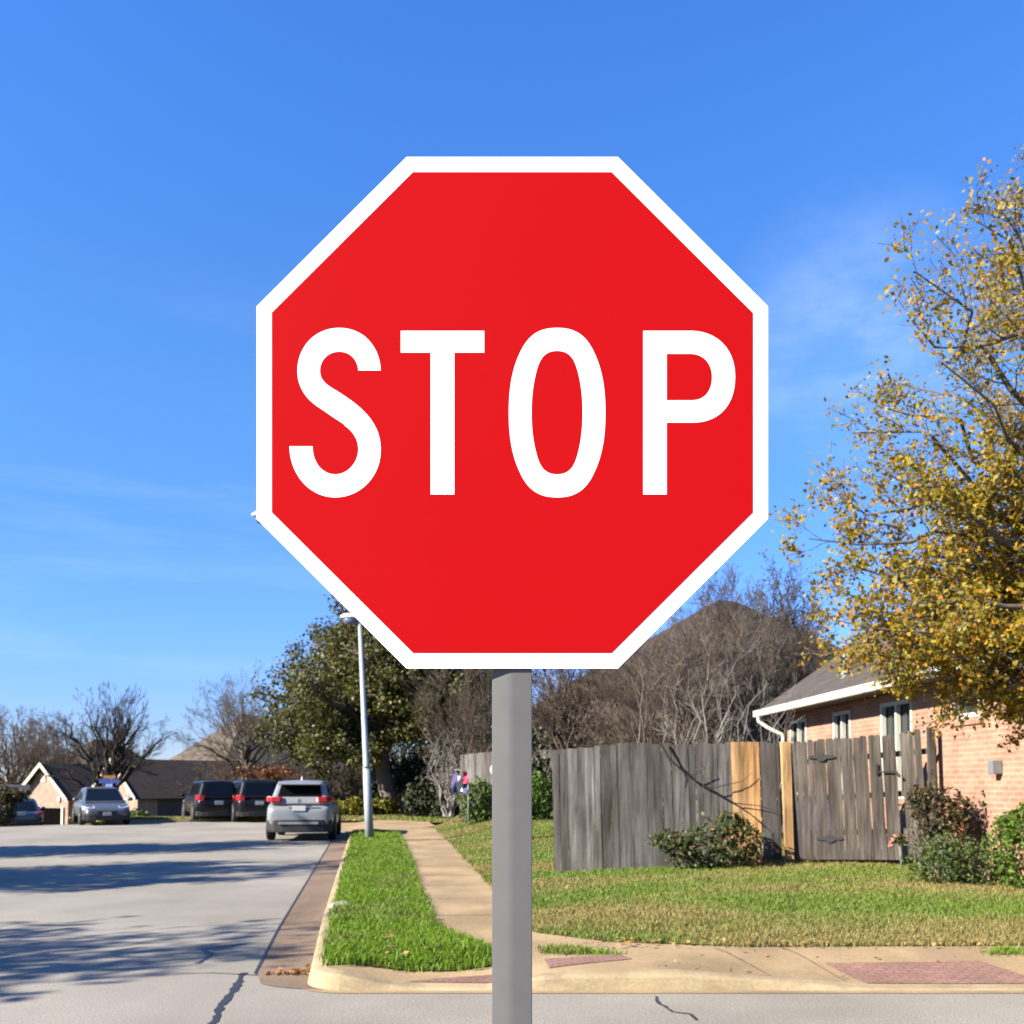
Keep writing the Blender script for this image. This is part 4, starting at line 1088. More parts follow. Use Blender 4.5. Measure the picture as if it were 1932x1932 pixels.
# far and near end walls
for t in (.035, .975):
    v = [P3(t, OH + .22, .2), P3(t + .015, OH + .22, .2), P3(t + .015, 5.6, .2), P3(t, 5.6, .2)]
    v += [Vector((p.x, p.y, TOPZ)) for p in v]
    mb.add(v, [(0, 1, 2, 3), (4, 7, 6, 5), (0, 4, 5, 1), (1, 5, 6, 2), (2, 6, 7, 3), (3, 7, 4, 0)])
hb(mb, "wall", M["brick"])
for i, (t0, t1, z0, z1) in enumerate(wins):
    fr = MB(); fw = .065 / LEN * 1.0
    for (a, b, c, dd) in ((t0 + .0006, t0 + fw, z0 + .005, z1 - .005), (t1 - fw, t1 - .0006, z0 + .005, z1 - .005), (t0 + fw, t1 - fw, z0 + .005, z0 + .07), (t0 + fw, t1 - fw, z1 - .07, z1 - .005), ((t0 + t1) / 2 - fw * .4, (t0 + t1) / 2 + fw * .4, z0 + .07, z1 - .07)):
        if i == 3 and b - a < .02 and a > t0 + fw and b < t1 - fw: continue
        v = [P3(a, OH - .015, c), P3(b, OH - .015, c), P3(b, OH - .015, dd), P3(a, OH - .015, dd), P3(a, OH + .06, c), P3(b, OH + .06, c), P3(b, OH + .06, dd), P3(a, OH + .06, dd)]
        fr.add(v, [(0, 1, 2, 3), (5, 4, 7, 6), (0, 4, 5, 1), (3, 2, 6, 7), (0, 3, 7, 4), (1, 5, 6, 2)])
    w_o = hb(fr, "window", M["white_trim"])
    gl = MB(); gl.slab([P3(t0 + .001, OH + .075, z0 + .01), P3(t1 - .001, OH + .075, z0 + .01), P3(t1 - .001, OH + .075, z1 - .01), P3(t0 + .001, OH + .075, z1 - .01)], -n_al, .01)
    g_ = gl.build("pane", M["glass"], w_o); g_.matrix_parent_inverse = Matrix.Translation(-Vector(he.location))
    g_.parent = w_o
    g_.matrix_parent_inverse = w_o.matrix_parent_inverse.inverted() @ Matrix.Translation(-Vector(he.location)) if False else Matrix.Identity(4)
    bl = MB(); bl.slab([P3(t0 + .001, OH + .16, z0 + .01), P3(t1 - .001, OH + .16, z0 + .01), P3(t1 - .001, OH + .16, z1 - .01), P3(t0 + .001, OH + .16, z1 - .01)], -n_al, .01)
    b_ = bl.build("blind", M["blind"], w_o)
    if i == 3:
        sl = MB(); v = [P3(t0 - .006, OH - .03, z0 - .09), P3(t1 + .006, OH - .03, z0 - .09), P3(t1 + .006, OH - .03, z0 - .004), P3(t0 - .006, OH - .03, z0 - .004)]
        sl.slab(v, -n_al, .029); sl.build("sill", M["brick"], w_o)
# roof: slope rising away from the eave, plus the back slope
PIT = .75; RW = 3.1
mb = MB()
e0, e1 = P3(-.02, 0, EZ + .12), P3(1.02, 0, EZ + .12); r0_, r1_ = P3(.10, RW, EZ + .12 + PIT * RW), P3(1.02, RW, EZ + .12 + PIT * RW)
e0 = P3(-.03, 0, EZ + .12)
b0_, b1_ = P3(-.03, 2 * RW, EZ + .12), P3(1.02, 2 * RW, EZ + .12)
mb.slab([e0, e1, r1_, r0_], (r0_ - e0).cross(e1 - e0) * -1, .05)
nn = (e1 - e0).cross(r0_ - e0)
mb2 = MB(); mb2.add([e0, e1, r1_, r0_, b0_, b1_], [(0, 1, 2, 3), (3, 2, 5, 4), (0, 3, 4), (1, 5, 2), (0, 4, 5, 1)])
hb(mb2, "roof", M["shingle"])
mb = MB()   # fascia / gutter and soffit
def bar(t0, t1, o0, o1, z0, z1, m_):
    v = [P3(t0, o0, z0), P3(t1, o0, z0), P3(t1, o1, z0), P3(t0, o1, z0), P3(t0, o0, z1), P3(t1, o0, z1), P3(t1, o1, z1), P3(t0, o1, z1)]
    m_.add(v, [(0, 1, 2, 3), (4, 7, 6, 5), (0, 4, 5, 1), (1, 5, 6, 2), (2, 6, 7, 3), (3, 7, 4, 0)])
bar(-.035, 1.02, -.10, -.004, EZ - .02, EZ + .125, mb); hb(mb, "gutter", M["white_trim"], bev=.015)
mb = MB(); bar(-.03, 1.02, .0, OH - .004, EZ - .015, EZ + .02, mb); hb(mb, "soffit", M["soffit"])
mb = MB(); a = P3(-.008, -.06, EZ - .02)
mb.tube([a, a + Vector((0, 0, -.10)), P3(.018, .10, EZ - .30), P3(.026, OH - .07, EZ - .42), P3(.028, OH - .06, EZ - .55), P3(.028, OH - .06, .35)], .042, 8)
hb(mb, "downspout", M["white_trim"], smooth=True)
def roofpt(px, py):
    o = Vector((0, 0, CAMZ)); q = at(px, py, 10) - o; n_ = (e1 - e0).cross(r0_ - e0).normalized()
    return o + q * ((e0 - o).dot(n_) / q.dot(n_))
q = roofpt(1594, 1276); mb = MB(); mb.tube([q + Vector((0, 0, -.1)), q + Vector((0, 0, .42))], .03, 8); mb.tube([q + Vector((0, 0, -.05)), q + Vector((0, 0, .10)), q + Vector((0, 0, .16))], [.085, .065, .035], 10)
hb(mb, "vent_pipe", M["lamp_pole"], smooth=True)
for t, z, w, h in ((.822, 1.72, .12, .18), (.755, .98, .2, .26)):
    mb = MB(); bar(t, t + w / LEN, OH - .14, OH - .002, z, z + h, mb); hb(mb, "meter_box", M["greybox"], bev=.01)

# ------------------------------------------------------------------ other houses
def gable_house(name, label, c, L, W, wall_h, roof_h, axis, zb, wallm, roofm, hip=False, oh=.45, trim=None, opening=None):
    """c: centre of the gable end facing the viewer, house runs along axis (angle) from there"""
    e = empty(name, (c[0], c[1], zb), axis); tag(e, label, "house")
    mb = MB(); h = W / 2
    if hip:
        mb.box((L / 2, 0, wall_h / 2), (L, W, wall_h)); mb.build("wall", wallm, e)
    else:
        P = [(-.0, -h, 0), (0, h, 0), (0, h, wall_h), (0, 0, wall_h + roof_h * .98), (0, -h, wall_h)]
        Q = [(L, y, z) for x, y, z in P]
        mb.add(P + Q, [(0, 1, 2, 3, 4), (9, 8, 7, 6, 5)] + [(i, i + 5, (i + 1) % 5 + 5, (i + 1) % 5) for i in range(5)])
        mb.build("wall", wallm, e)
    ez = wall_h - oh * roof_h / h; rz_ = wall_h + roof_h
    mb = MB()
    if hip:
        k = min(h + oh, L / 2 - .05)
        P = [(-oh, -h - oh, ez), (L + oh, -h - oh, ez), (L + oh, h + oh, ez), (-oh, h + oh, ez), (-oh + k, 0, rz_), (L + oh - k, 0, rz_)]
        mb.add(P, [(0, 1, 5, 4), (2, 3, 4, 5), (3, 0, 4), (1, 2, 5), (3, 2, 1, 0)])
    else:
        for sg in (-1, 1):
            n = Vector((0, sg * roof_h, h)).normalized()
            P = [Vector((-oh, sg * (h + oh), ez + .1)), Vector((L + oh, sg * (h + oh), ez + .1)), Vector((L + oh, 0, rz_ + .1)), Vector((-oh, 0, rz_ + .1))]
            mb.slab(P if sg < 0 else P[::-1], n, .1)
    mb.build("roof", roofm, e)
    if trim:
        for sg in (-1, 1):
            mb = MB(); P = [Vector((-oh - .04, sg * (h + oh + .05), ez - .12)), Vector((-oh - .04, sg * (h + oh + .05), ez + .16)), Vector((-oh - .04, 0, rz_ + .16)), Vector((-oh - .04, 0, rz_ - .16))]
            mb.slab(P, Vector((-1, 0, 0)), .035); mb.build("rake_board", trim, e)
    if opening:
        y0, y1, z1 = opening
        mb = MB(); mb.box((-.02, (y0 + y1) / 2, z1 / 2 + .02), (.06, y1 - y0, z1)); mb.build("garage_opening_shade", M["interior_shade"], e)  # flat near-black panel paints the unlit inside of the open garage
        for yy in (y0 - .12, y1 + .12):
            mb = MB(); mb.box((-.06, yy, z1 / 2 + .05), (.12, .2, z1 + .1)); mb.build("door_frame", M["cream_trim"], e)
    return e
AX = R(60)
def gpos(px, Y): q = at(px, 1500, Y); return (q.x, q.y)
e = gable_house("tan_garage", "tan brick garage with steep gable at the left edge", gpos(85, 68), 9, 5.0, 2.35, 2.1, AX, -1.55, M["tanbrick"], M["shingle_brown"], trim=M["cream_trim"], opening=(-1.9, .5, 1.45))
mb = MB(); mb.box((-.03, .2, 3.5), (.05, .5, .5)); mb.build("gable_vent", M["cream_trim"], e)
mb = MB(); mb.box((-.06, -1.6, 2.05), (.1, .22, .3)); mb.build("wall_lamp", M["white_metal"], e)
gable_house("brown_roof_house", "house with a wide dark brown roof behind the left garage", gpos(60, 84), 14, 12, 2.7, 5.0, AX, -2.1, M["tanbrick"], M["shingle_brown"], hip=True)
e = gable_house("tan_gable_house", "tan brick gabled house with long dark roof left of the black cars", gpos(219, 66), 17, 5.2, 2.1, 2.25, R(52), -1.2, M["tanbrick"], M["shingle_brown"], trim=M["cream_trim"])
mb = MB(); mb.box((-.02, -1.0, 1.2), (.06, .9, 1.2)); w_ = mb.build("window", M["white_trim"], e); mb = MB(); mb.box((-.055, -1.0, 1.2), (.02, .7, 1.0)); mb.build("pane", M["glass"], w_)
mb = MB(); mb.box((-.05, -1.55, 2.3), (.1, .2, .28)); mb.build("wall_lamp", M["white_metal"], e)
mb = MB(); mb.box((8.5, -2.64, 1.0), (14, .06, 1.9)); mb.build("wall_shade_panel", M["dark_wall"], e)  # dark panel over the long tan wall paints in its shade
gable_house("tan_roof_house", "big house with pale tan hip roof behind the bare trees", gpos(330, 76), 22, 12, 3.0, 5.2, R(48), -1.0, M["tanbrick"], M["shingle_tan"], hip=True)
# white low carport roof at the very left
e = empty("carport", (at(-38, 1560, 60).x, 60, -1.2)); tag(e, "low carport with pale roof edge at the left edge beside garage", "carport")
mb = MB(); mb.box((0, 0, 2.55), (4.0, 4, .32)); mb.build("roof", M["cream_trim"], e)
for x in (-1.8, 1.8):
    for y in (-1.8, 1.8):
        mb = MB(); mb.box((x, y, 1.2), (.14, .14, 2.4)); mb.build("post", M["cream_trim"], e)
# brown roofed neighbour behind the fence
q = at(1345, 1480, 42)
e = gable_house("neighbour_house", "house with brown hip roof and vent pipe rising behind the fence", (q.x - 4.3, q.y - 4), 10.6, 10, 5.0, 3.6, R(28), .55, M["dark_wall"], M["shingle_dark"], hip=True)
mb = MB(); qv = at(1334, 1122, 41) - e.location; qv = Matrix.Rotation(-R(28), 3, "Z") @ qv; mb.tube([qv + Vector((0, 0, -1.6)), qv], .03, 8); mb.build("vent_pipe", M["white_metal"], e, smooth=True)
q = at(1110, 1480, 48)
gable_house("shaded_house", "house with dark roof behind bare trees right of the sign post", (q.x - 5, q.y), 12, 9, 3.0, 3.2, R(10), .6, M["dark_wall"], M["shingle_brown"], hip=True)

# ------------------------------------------------------------------ street furniture
def lamp_post(px, py, zb, tilt_px, top_py, Y, head_px, head_py, label):
    b = gr(px, py, zb) if Y is None else at(px, py, Y)
    Y = b.y; e = empty("street_lamp", b); tag(e, label, "street lamp", None)
    top = at(px + tilt_px, top_py, Y) - b
    mb = MB(); mb.tube([Vector((0, 0, -.1)), top * .32], [.115, .098], 14); mb.tube([top * .32, top * .32 + top * .01, top], [.112, .085, .048], 14); mb.build("pole", M["lamp_pole"], e, smooth=True)
    hd = at(head_px, head_py, Y) - b
    mb = MB(); mb.tube([top + Vector((0, 0, -.12)), top.lerp(hd, .5) + Vector((0, 0, .10)), hd + Vector((.3, 0, .03))], [.035, .03, .028], 8); mb.build("arm", M["lamp_pole"], e, smooth=True)
    mb = MB(); mb.loft([[(hd.x + x, hd.y + yy * w, hd.z + zz * t + .02) for yy, zz in ((-1, -.3), (-.6, .6), (0, 1), (.6, .6), (1, -.3), (.5, -.6), (-.5, -.6))] for x, w, t in ((-.30, .05, .03), (-.22, .13, .08), (0, .17, .10), (.2, .11, .08), (.36, .045, .04))])
    mb.build("lamp_head", M["white_metal"], e, smooth=True)
    mb = MB(); mb.ell((hd.x - .04, hd.y, hd.z - .07), (.19, .13, .13)); mb.build("lens", M["lens"], e, smooth=True)
    return e
lamp_post(698, 1586, .145, -20, 1160, None, 664, 1165, "tall pale grey street lamp standing in the green verge")
lamp_post(966, 1587, 0, 0, 968, 22.0, 500, 973, "street lamp behind the stop sign, white head at lower left corner")
# street name sign
b = at(209, 1556, 44); b.z = -.25
e = empty("street_name_sign", b); tag(e, "street name sign with blue and orange blades behind grey hatchback", "street sign")
zz = lambda py: at(209, py, 44).z + .25
mb = MB(); mb.tube([(0, 0, -.1), (0, 0, zz(1465))], .035, 8); mb.build("pole", M["lamp_pole"], e, smooth=True)
for nm, x0, x1, ya, yb, mt, dy in (("orange_blade", 194, 217, 1463, 1469, "sign_brown", -.03), ("blue_blade", 186, 224, 1470, 1478, "sign_blue", -.045), ("pale_blade", 198, 212, 1479, 1488, "sign_pale", -.06)):
    xa, xb = u(x0 - 209, 44), u(x1 - 209, 44); mb = MB(); mb.box(((xa + xb) / 2, dy, (zz(ya) + zz(yb)) / 2), (xb - xa, .012, zz(ya) - zz(yb))); mb.build(nm, M[mt], e, bev=.004)
# brick pillar, flag, grey mailbox, round white marker
b = on(760, 1528, 44.5, fz); e = empty("brick_pillar", b); tag(e, "red brick mailbox pillar right of the oak trunk", "pillar")
mb = MB(); mb.box((0, 0, .38), (.42, .42, .8)); mb.build("shaft", M["pillar"], e, bev=.01); mb = MB(); mb.box((0, 0, .83), (.50, .50, .09)); mb.box((0, 0, .90), (.4, .4, .06)); mb.build("cap", M["pillar"], e, bev=.01)
b = on(876, 1545, 29); e = empty("house_flag", b); tag(e, "red white and blue flag on a pole among the dark shrubs", "flag")
zf_ = lambda py: at(876, py, 29).z - b.z
mb = MB(); mb.tube([(.11, 0, -.05), (.11, 0, zf_(1452))], .014, 8); mb.tube([(.11, 0, zf_(1454)), (-.31, 0, zf_(1452))], .01, 6); mb.build("pole", M["lamp_pole"], e, smooth=True)
def cloth(name, mt, x0, x1, ya, yb, ph=0.0):
    V = []; F = []; nx, ny = 8, 8
    for s_ in (0, 1):
        for j in range(ny + 1):
            for i in range(nx + 1):
                x = x0 + (x1 - x0) * i / nx; z = zf_(ya + (yb - ya) * j / ny)
                V.append((x + .02 * math.sin(j * .9), .05 * math.sin(x * 14 + j * .5) + s_ * .006, z))
    n0 = (nx + 1) * (ny + 1)
    for s_ in (0, 1):
        for j in range(ny):
            for i in range(nx):
                a = s_ * n0 + j * (nx + 1) + i; F.append((a, a + 1, a + nx + 2, a + nx + 1))
    return mesh_np(name, [(np.array(V), np.array(F))], M[mt], e, smooth=True)
cloth("blue_stripe", "flag_blue", -.37, -.22, 1459, 1496); cloth("white_stripe", "flag_white", -.218, -.055, 1464, 1493); cloth("red_stripe", "flag_red", -.053, .12, 1456, 1478); cloth("lower_stripe", "flag_blue", -.053, .10, 1479, 1497)
b = on(855, 1535, 39, fz); e = empty("grey_mailbox", b); tag(e, "small grey mailbox on a post below the flag", "mailbox")
zf2 = lambda py: at(855, py, 39).z - b.z
mb = MB(); mb.box((0, 0, zf2(1512) / 2), (.09, .09, max(.1, zf2(1512)))); mb.build("post", M["bark_dark"], e)
mb = MB(); mb.loft([[(x * .17, y, zf2(1512) + z * .3) for x, z in ((-1, 0), (1, 0), (1, .6), (.7, .88), (0, 1), (-.7, .88), (-1, .6))] for y in (-.25, .22)]); mb.build("box", M["greybox"], e)
b = on(934, 1540, 26); e = empty("round_marker", b); tag(e, "white round marker just left of the sign post", "marker")
zf3 = lambda py: at(934, py, 26).z - b.z
mb = MB(); mb.tube([(0, 0, -.05), (0, 0, zf3(1461))], .02, 8); mb.build("pole", M["lamp_pole"], e); mb = MB(); mb.tube([(.02, 0, zf3(1452)), (.02, -.02, zf3(1452))], .16, 20); mb.build("disc", M["white_metal"], e)
b = gr(645, 1711, .15); e = MB(); e.ell((0, 0, .01), (.17, .22, .055), 10, 6); o = e.build("flat_stone", M["rock"], smooth=True); o.location = b; tag(o, "pale flat stone half buried in the verge near the kerb", "stone")

# ------------------------------------------------------------------ cars
def make_car(label, paint, L, W, H, pos, heading, kind, group=None, name="parked_car", rimm="rim"):
    e = empty(name, pos, heading); tag(e, label, "car", group)
    w = W / 2; suv = kind in ("suv", "boxy")
    wr = .36 if suv else .31; wb = L * .29
    clear = .30 if suv else .2; belt = H * ((.63 if kind == "suv" else .60) if suv else .62)
    lo = dict(suv=[(-.5, .42, .86, .80), (-.485, .34, .94, .90), (-.44, .30, belt - .01, .98), (-.30, .28, belt, 1), (0, .27, belt, 1), (.22, .27, belt - .02, 1), (.30, .27, belt - .05, .99), (.42, .28, belt - .13, .95), (.485, .32, belt - .26, .86), (.5, .40, belt - .40, .76)],
              sedan=[(-.5, .42, .70, .78), (-.485, .30, .86, .90), (-.42, .25, belt - .02, .97), (-.30, .22, belt, 1), (0, .21, belt, 1), (.22, .21, belt - .03, 1), (.32, .22, belt - .08, .98), (.43, .23, belt - .17, .93), (.487, .28, belt - .29, .84), (.5, .36, belt - .40, .72)])
    st = lo["suv" if suv else "sedan"]
    rings = []
    for y, zb, zt, f in st:
        ww = w * f; zm = (zb + zt) / 2
        half = [(ww * .80, zb), (ww * .97, zb + .08), (ww, zm - .02), (ww * .985, zt - .13), (ww * .93, zt - .02), (ww * .78, zt + .005)]
        ring = half + [(-x, z) for x, z in reversed(half)]
        rings.append([(x, y * L, z) for x, z in ring])
    mb = MB(); mb.loft(rings); mb.build("body", paint, e, smooth=True, sub=2)
    # cabin
    if kind == "suv": yrb, yrt, yft, yfb = -.482, -.385, .07, .25
    elif kind == "boxy": yrb, yrt, yft, yfb = -.48, -.435, .10, .24
    elif kind == "hatch": yrb, yrt, yft, yfb = -.46, -.33, .06, .29
    else: yrb, yrt, yft, yfb = -.40, -.22, .06, .27
    wbse, wtp = w * .93, w * (.71 if suv else .68)
    zb0 = belt - .06
    Vb = {"rb": (yrb * L, zb0, wbse * .95), "rt": (yrt * L, H - .05, wtp * .95), "ft": (yft * L, H - .04, wtp), "fb": (yfb * L, zb0, wbse * .96)}
    pm = (yrt + yft) / 2 * L
    rg = []
    secs = [("rb", 1), ("rt", 1), ("m", 1), ("ft", 1), ("fb", 1)]
    Lp = [Vector((-Vb[k][2], Vb[k][0], Vb[k][1])) for k in ("rb", "rt", "ft", "fb")]
    Rp = [Vector((-p.x, p.y, p.z)) for p in Lp]
    Lm = Vector((-wtp * 1.01, pm, H - .02)); Rm = Vector((wtp * 1.01, pm, H - .02))
    top = [Vector((0, Vb["rt"][0] + .045 * (yrt - yrb) * L / (H - .05 - zb0), H - .005)), Vector((0, pm, H)), Vector((0, Vb["ft"][0] - .025 * (yfb - yft) * L / (H - .04 - zb0), H - .015))]
    V = [Lp[0], Lp[1], Lm, Lp[2], Lp[3], Rp[0], Rp[1], Rm, Rp[2], Rp[3]] + top
    F = [(0, 4, 3, 2, 1), (5, 6, 7, 8, 9), (0, 1, 10, 6, 5), (1, 2, 11, 10), (2, 3, 12, 11), (10, 11, 7, 6), (11, 12, 8, 7), (3, 4, 9, 8, 12), (0, 5, 9, 4)]
    mb = MB(); mb.add(V, F); mb.build("cabin", paint, e, smooth=False, bev=.10, seg=4)
    def panel(nm, a, b, c, d, u0, u1, v0, v1, mat, off=.012, th=.03, us=0.0):
        """glass on quad a(bottom-left) b(bottom-right) c(top-right) d(top-left)"""
        f_ = lambda uu, vv: (a * (1 - uu) + b * uu) * (1 - vv) + (d * (1 - uu) + c * uu) * vv
        n = (b - a).cross(d - a).normalized()
        cen = (a + b + c + d) / 4
        if n.dot(cen - Vector((0, pm, (zb0 + H) / 2))) < 0: n = -n
        P = [f_(u0, v0), f_(u1, v0), f_(u1 - us, v1), f_(u0 + us, v1)]
        mbp = MB(); mbp.slab([p + n * off for p in P], n, th); return mbp.build(nm, mat, e, bev=.012)
    rv = (.34 if kind == "suv" else .2) if suv else .14
    panel("rear_window", Rp[0], Lp[0], Lp[1], Rp[1], .10, .90, rv, .86, M["car_glass"], .014)
    panel("windscreen", Lp[3], Rp[3], Rp[2], Lp[2], .06, .94, .12, .92, M["car_glass"], .014)
    for S, sg in ((Lp, -1), (Rp, 1)):
        a, b, c, d = S[0], S[3], S[2], S[1]
        for u0, u1, us in ((.16, .36, .0), (.38, .59, 0), (.61, .86, .0)):
            panel("side_window", a, b, c, d, u0, u1, .18, .88, M["car_glass"], .012)
        mbm = MB(); mbm.ell((sg * (w + .11), yfb * L - .42, belt + .07), (.11, .06, .08), 10, 7); mbm.build("door_mirror", paint if kind != "suv" else M["plastic"], e, smooth=True)
    for sx in (-1, 1):
        for sy in (-1, 1):
            wl = empty("wheel", (sx * (w - .085), sy * wb, wr)); wl.parent = e
            def lathe(prof, n=22):
                m_ = MB(); m_.loft([[(sx * x, r * math.cos(2 * math.pi * j / n), r * math.sin(2 * math.pi * j / n)) for j in range(n)] for x, r in prof]); return m_
            lathe([(-.10, wr * .6), (-.11, wr * .93), (-.07, wr), (.07, wr), (.105, wr * .93), (.10, wr * .66)]).build("tyre", M["tyre"], wl, smooth=True)
            lathe([(.02, wr * .2), (.06, wr * .68), (.106, wr * .66), (.09, wr * .58), (.07, wr * .3), (.085, wr * .1)]).build("rim", M[rimm], wl, smooth=True)
            n = 20; m_ = MB()
            rr = wr * 1.16
            P = [Vector((sx * (w + .003), sy * wb + rr * math.cos(a), max(clear - .02, wr + rr * math.sin(a)))) for a in [math.pi * j / (n - 1) * 1.0 for j in range(n)]]
            m_.slab(P, Vector((sx, 0, 0)), .10); m_.build("wheel_arch", M["plastic"], e)
    yr, yf = -L / 2, L / 2
    def blk(nm, c, d, mat, bev=.015, parent=e):
        m_ = MB(); m_.box(c, d); return m_.build(nm, mat, parent, bev=bev)
    # lower bumpers
    zbk = .25 if suv else .2
    for yy, nm in ((yr, "rear_bumper"), (yf, "front_bumper")):
        sgn = -1 if yy < 0 else 1
        m_ = MB(); pr = []
        for x in np.linspace(-w * .95, w * .95, 9):
            bow = .16 * (abs(x) / w) ** 3.5
            pr.append((x, yy - sgn * (bow - (.035 if kind == "suv" else .01))))
        z0, z1 = (zbk, .60) if (kind in ("suv",)) else (zbk, .44)
        P = [Vector((x, y, z0)) for x, y in pr] + [Vector((x, y - sgn * .3, z0)) for x, y in reversed(pr)]
        Q = [Vector((p.x, p.y + (0 if i < 9 else 0), z1)) for i, p in enumerate(P)]
        m_.add(P + Q, [tuple(range(18)), tuple(range(35, 17, -1))] + [(i, (i + 1) % 18, (i + 1) % 18 + 18, i + 18) for i in range(18)])
        m_.build(nm, M["plastic"], e, bev=.02)
    if kind == "suv":
        blk("skid_plate", (0, yr - .03, .50), (w * 1.15, .06, .07), M["silver"]); blk("plate_recess", (0, yr + .005, 1.02), (w * .9, .05, .035), M["plastic"])
        blk("number_plate", (0, yr - .004, .91), (.36, .02, .14), M["plate"], .005); blk("emblem", (0, yr + .03, 1.12), (.12, .03, .10), M["rim"], .02)
        m_ = MB(); m_.slab([Vector((-w * .62, yr + .10, H - .10)), Vector((w * .62, yr + .10, H - .10)), Vector((w * .66, yr + .45, H - .035)), Vector((-w * .66, yr + .45, H - .035))], Vector((0, -.1, 1)), .05); m_.build("spoiler", paint, e, bev=.02)
        m_ = MB(); m_.loft([[(x, y, z) for x, y in ((-.02 * s_, -.10 * s_), (.02 * s_, -.10 * s_), (.012 * s_, .12 * s_), (-.012 * s_, .12 * s_))] for z, s_ in ((H - .02, 1.3), (H + .05, .9), (H + .10, .35))]); o = m_.build("antenna", M["white_metal"], e, bev=.006); o.location = (0, yr + .85, 0)
    else:
        blk("number_plate", (0, yr - .002 if kind != "hatch" else yr - .002, .80), (.34, .02, .15), M["plate"], .005)
    # tail lamps wrap round the corner
    tz0, tz1 = {"suv": (1.07, 1.24), "boxy": (.86, 1.12), "hatch": (.8, .98), "sedan": (.72, .86)}[kind]
    for sg in (-1, 1):
        m_ = MB(); ta = .16 * L / 4.6
        P = [(sg * w * .56, yr + .02), (sg * w * .80, yr + .035), (sg * w * .945, yr + .12), (sg * w * 1.004, yr + .34), (sg * w * .9, yr + .34), (sg * w * .5, yr + .12)] if kind == "suv" else [(sg * w * .66, yr + .01), (sg * w * .84, yr + .03), (sg * w * .96, yr + .11), (sg * w * 1.002, yr + .26), (sg * w * .85, yr + .26), (sg * w * .6, yr + .12)]
        A_ = [Vector((x, y, tz0 + (.0 if i < 2 else .03))) for i, (x, y) in enumerate(P)]; B_ = [Vector((x, y, tz1 - (.05 if i < 1 else 0))) for i, (x, y) in enumerate(P)]
        m_.add(A_ + B_, [tuple(range(6)), tuple(range(11, 5, -1))] + [(i, (i + 1) % 6, (i + 1) % 6 + 6, i + 6) for i in range(6)])
        o = m_.build("tail_light", M["tail_red"], e, bev=.02); o.location = (-sg * .012, .045 if kind == "suv" else .03, 0)
        m_ = MB(); zh = belt - .36
        P = [(sg * w * .50, yf - .02), (sg * w * .74, yf - .06), (sg * w * .90, yf - .17), (sg * w * .965, yf - .42), (sg * w * .85, yf - .42), (sg * w * .48, yf - .2)]
        A_ = [Vector((x, y, zh + (.02 * i if i < 4 else .05))) for i, (x, y) in enumerate(P)]; B_ = [Vector((x, y, zh + .13 + (.03 * min(i, 3)))) for i, (x, y) in enumerate(P)]
        m_.add(A_ + B_, [tuple(range(6)), tuple(range(11, 5, -1))] + [(i, (i + 1) % 6, (i + 1) % 6 + 6, i + 6) for i in range(6)])
        o = m_.build("headlight", M["headlamp"], e, bev=.02); o.location = (-sg * .01, -.10, -.03)
    m_ = MB(); zg = belt - .52
    m_.add([(-w * .42, yf - .005, zg + .16), (w * .42, yf - .005, zg + .16), (w * .34, yf + .0, zg - .02), (-w * .34, yf, zg - .02), (-w * .42, yf - .2, zg + .16), (w * .42, yf - .2, zg + .16), (w * .34, yf - .2, zg - .02), (-w * .34, yf - .2, zg - .02)],
           [(0, 1, 2, 3), (7, 6, 5, 4), (0, 4, 5, 1), (2, 6, 7, 3), (0, 3, 7, 4), (1, 5, 6, 2)])
    m_.build("grille", M["plastic"], e, bev=.01)
    if kind == "hatch": blk("number_plate", (0, yf + .01, zg + .05), (.30, .02, .13), M["plate"], .005)
    blk("underbody", (0, 0, clear + .06), (W * .82, L * .86, .16), M["plastic"], .02)
    return e
g = gr(572, 1588); yc = g.y + 2.3
make_car("silver suv parked at the kerb just left of the lamp pole", M["silver"], 4.6, 1.88, 1.70, (gr(578, 1588).x * (yc / g.y) - .02, yc, 0), R(7.0), "suv", "cars parked along the road")
p = at(472, 1556, 43); make_car("dark grey suv parked between black suv and silver suv", M["dark_paint"], 4.7, 1.88, 1.76, (p.x + .1, 42.6, .0), R(24), "boxy", "cars parked along the road")
p = at(397, 1556, 43); make_car("black suv parked farthest left of the two dark ones", M["black_paint"], 4.6, 1.86, 1.72, (p.x, 42.9, .0), R(26), "boxy", "cars parked along the road")
p = at(187, 1556, 39.5); make_car("grey blue hatchback facing the camera before the bare tree", M["grey_paint"], 4.4, 1.78, 1.47, (p.x, 39.6, .0), R(180 + 29), "hatch", "cars parked along the road")
p = at(34, 1560, 42); make_car("navy car half hidden by the dark bush at left edge", M["navy_paint"], 4.5, 1.76, 1.40, (p.x, 42, -.42), R(29), "sedan", "cars parked along the road")

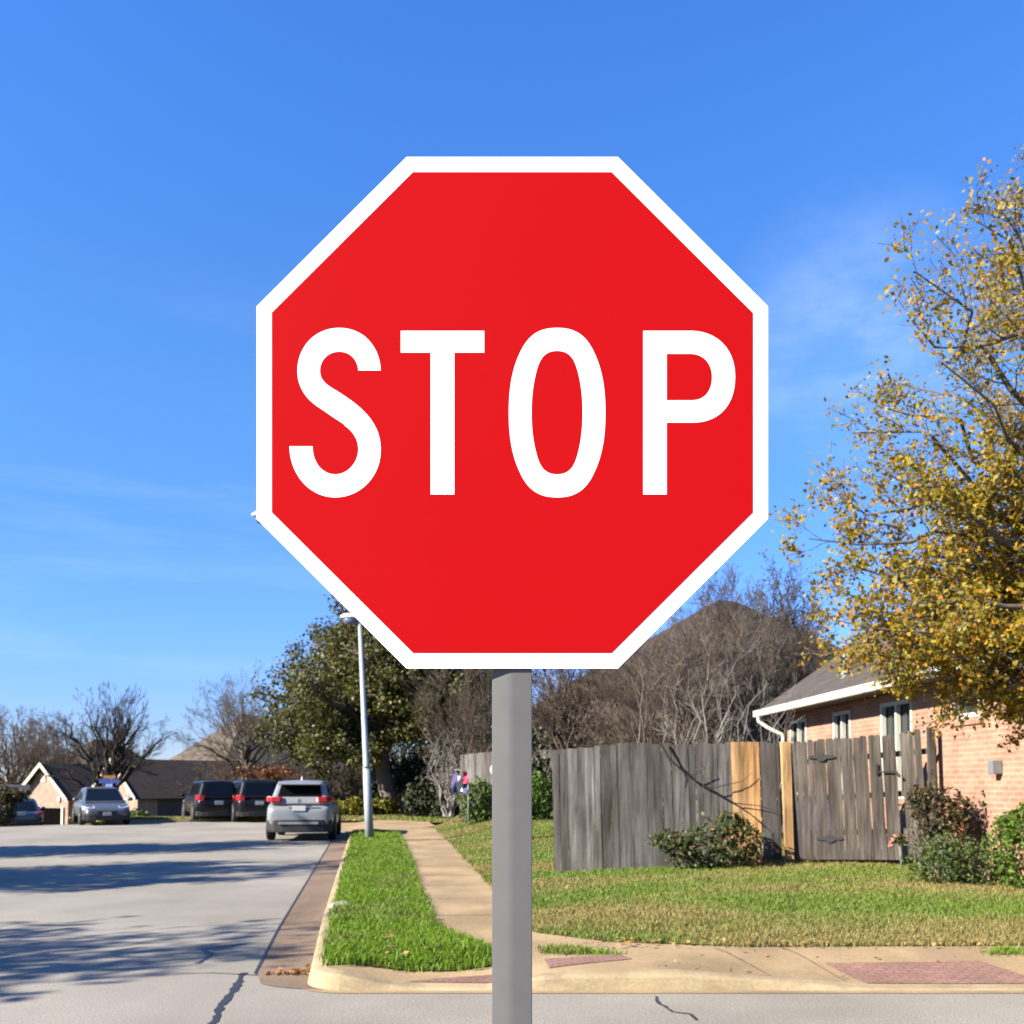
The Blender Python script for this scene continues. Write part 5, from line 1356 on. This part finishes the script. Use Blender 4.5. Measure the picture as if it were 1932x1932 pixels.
# ------------------------------------------------------------------ light, sky, render
EL, AZ = R(31), R(26)                      # sun height; shadows fall to the right and AZ away from the viewer
sd = Vector((math.cos(EL) * math.cos(AZ), math.cos(EL) * math.sin(AZ), -math.sin(EL)))
ld = bpy.data.lights.new("sun", "SUN"); ld.energy = 5.0; ld.angle = R(.5); ld.color = (1.0, .925, .79)
lo_ = bpy.data.objects.new("sun", ld); COL.objects.link(lo_)
lo_.rotation_euler = sd.to_track_quat("-Z", "Y").to_euler()
wd = bpy.data.worlds.new("World"); scene.world = wd; wd.use_nodes = True
t = wd.node_tree; bg = t.nodes["Background"]
sky = t.nodes.new("ShaderNodeTexSky"); sky.sky_type = "NISHITA"; sky.sun_disc = False
sky.sun_elevation = EL; sky.sun_rotation = math.atan2(-sd.x, -sd.y)
sky.air_density = .75; sky.dust_density = .0; sky.ozone_density = 4.0; sky.altitude = 200
hs = t.nodes.new("ShaderNodeHueSaturation"); hs.inputs["Saturation"].default_value = 1.14
t.links.new(mixc(t, sky.outputs[0], (1.0, 1.03, 1.10), 1.0, "MULTIPLY"), hs.inputs["Color"])
# thin high cloud streaks
tc = t.nodes.new("ShaderNodeTexCoord"); mp = t.nodes.new("ShaderNodeMapping")
mp.inputs["Scale"].default_value = (1.3, 1.3, 9.0); mp.inputs["Rotation"].default_value = (R(8), R(14), 0); mp.inputs["Location"].default_value = (.3, .1, .4)
t.links.new(tc.outputs["Generated"], mp.inputs[0])
nz = noise(t, mp.outputs[0], 1.6, 6, .62)
cl = ramp(t, [(0, 0, 0), (.09, .09, .09)], nz, [.52, .84])
sz = t.nodes.new("ShaderNodeSeparateXYZ"); t.links.new(tc.outputs["Generated"], sz.inputs[0])
cl = mixc(t, cl, ramp(t, [(1, 1, 1), (0, 0, 0)], sz.outputs[2], [.34, .47]), 1.0, "MULTIPLY")
vd = t.nodes.new("ShaderNodeVectorMath"); vd.operation = "DISTANCE"; t.links.new(tc.outputs["Generated"], vd.inputs[0]); vd.inputs[1].default_value = (.31, .86, .405)
soft = ramp(t, [(.19, .19, .19), (0, 0, 0)], vd.outputs["Value"], [.0, .13])
mp2 = t.nodes.new("ShaderNodeMapping"); mp2.inputs["Scale"].default_value = (3, 3, 6); t.links.new(tc.outputs["Generated"], mp2.inputs[0])
soft = mixc(t, soft, ramp(t, [(.25, .25, .25), (1, 1, 1)], noise(t, mp2.outputs[0], 3.0, 5, .6), [.38, .62]), 1.0, "MULTIPLY")
cl = mixc(t, cl, soft, 1.0, "ADD")
skyc = mixc(t, hs.outputs[0], ramp(t, [(.42, .36, .40), (.74, .71, .86), (1.06, 1.02, 1.0), (1.02, 1.12, 1.3)], sz.outputs[2], [.0, .145, .36, .6]), 1.0, "MULTIPLY")
mx = mixc(t, skyc, (5.5, 6.2, 6.8), cl)
t.links.new(mx, bg.inputs["Color"]); bg.inputs["Strength"].default_value = .07
vs = scene.view_settings
vs.view_transform = "Standard"; vs.look = "None"; vs.exposure = 2.0; vs.gamma = 1; vs.use_curve_mapping = False
scene.cycles.use_denoising = True
scene.cycles.max_bounces = 6
scene.render.film_transparent = False
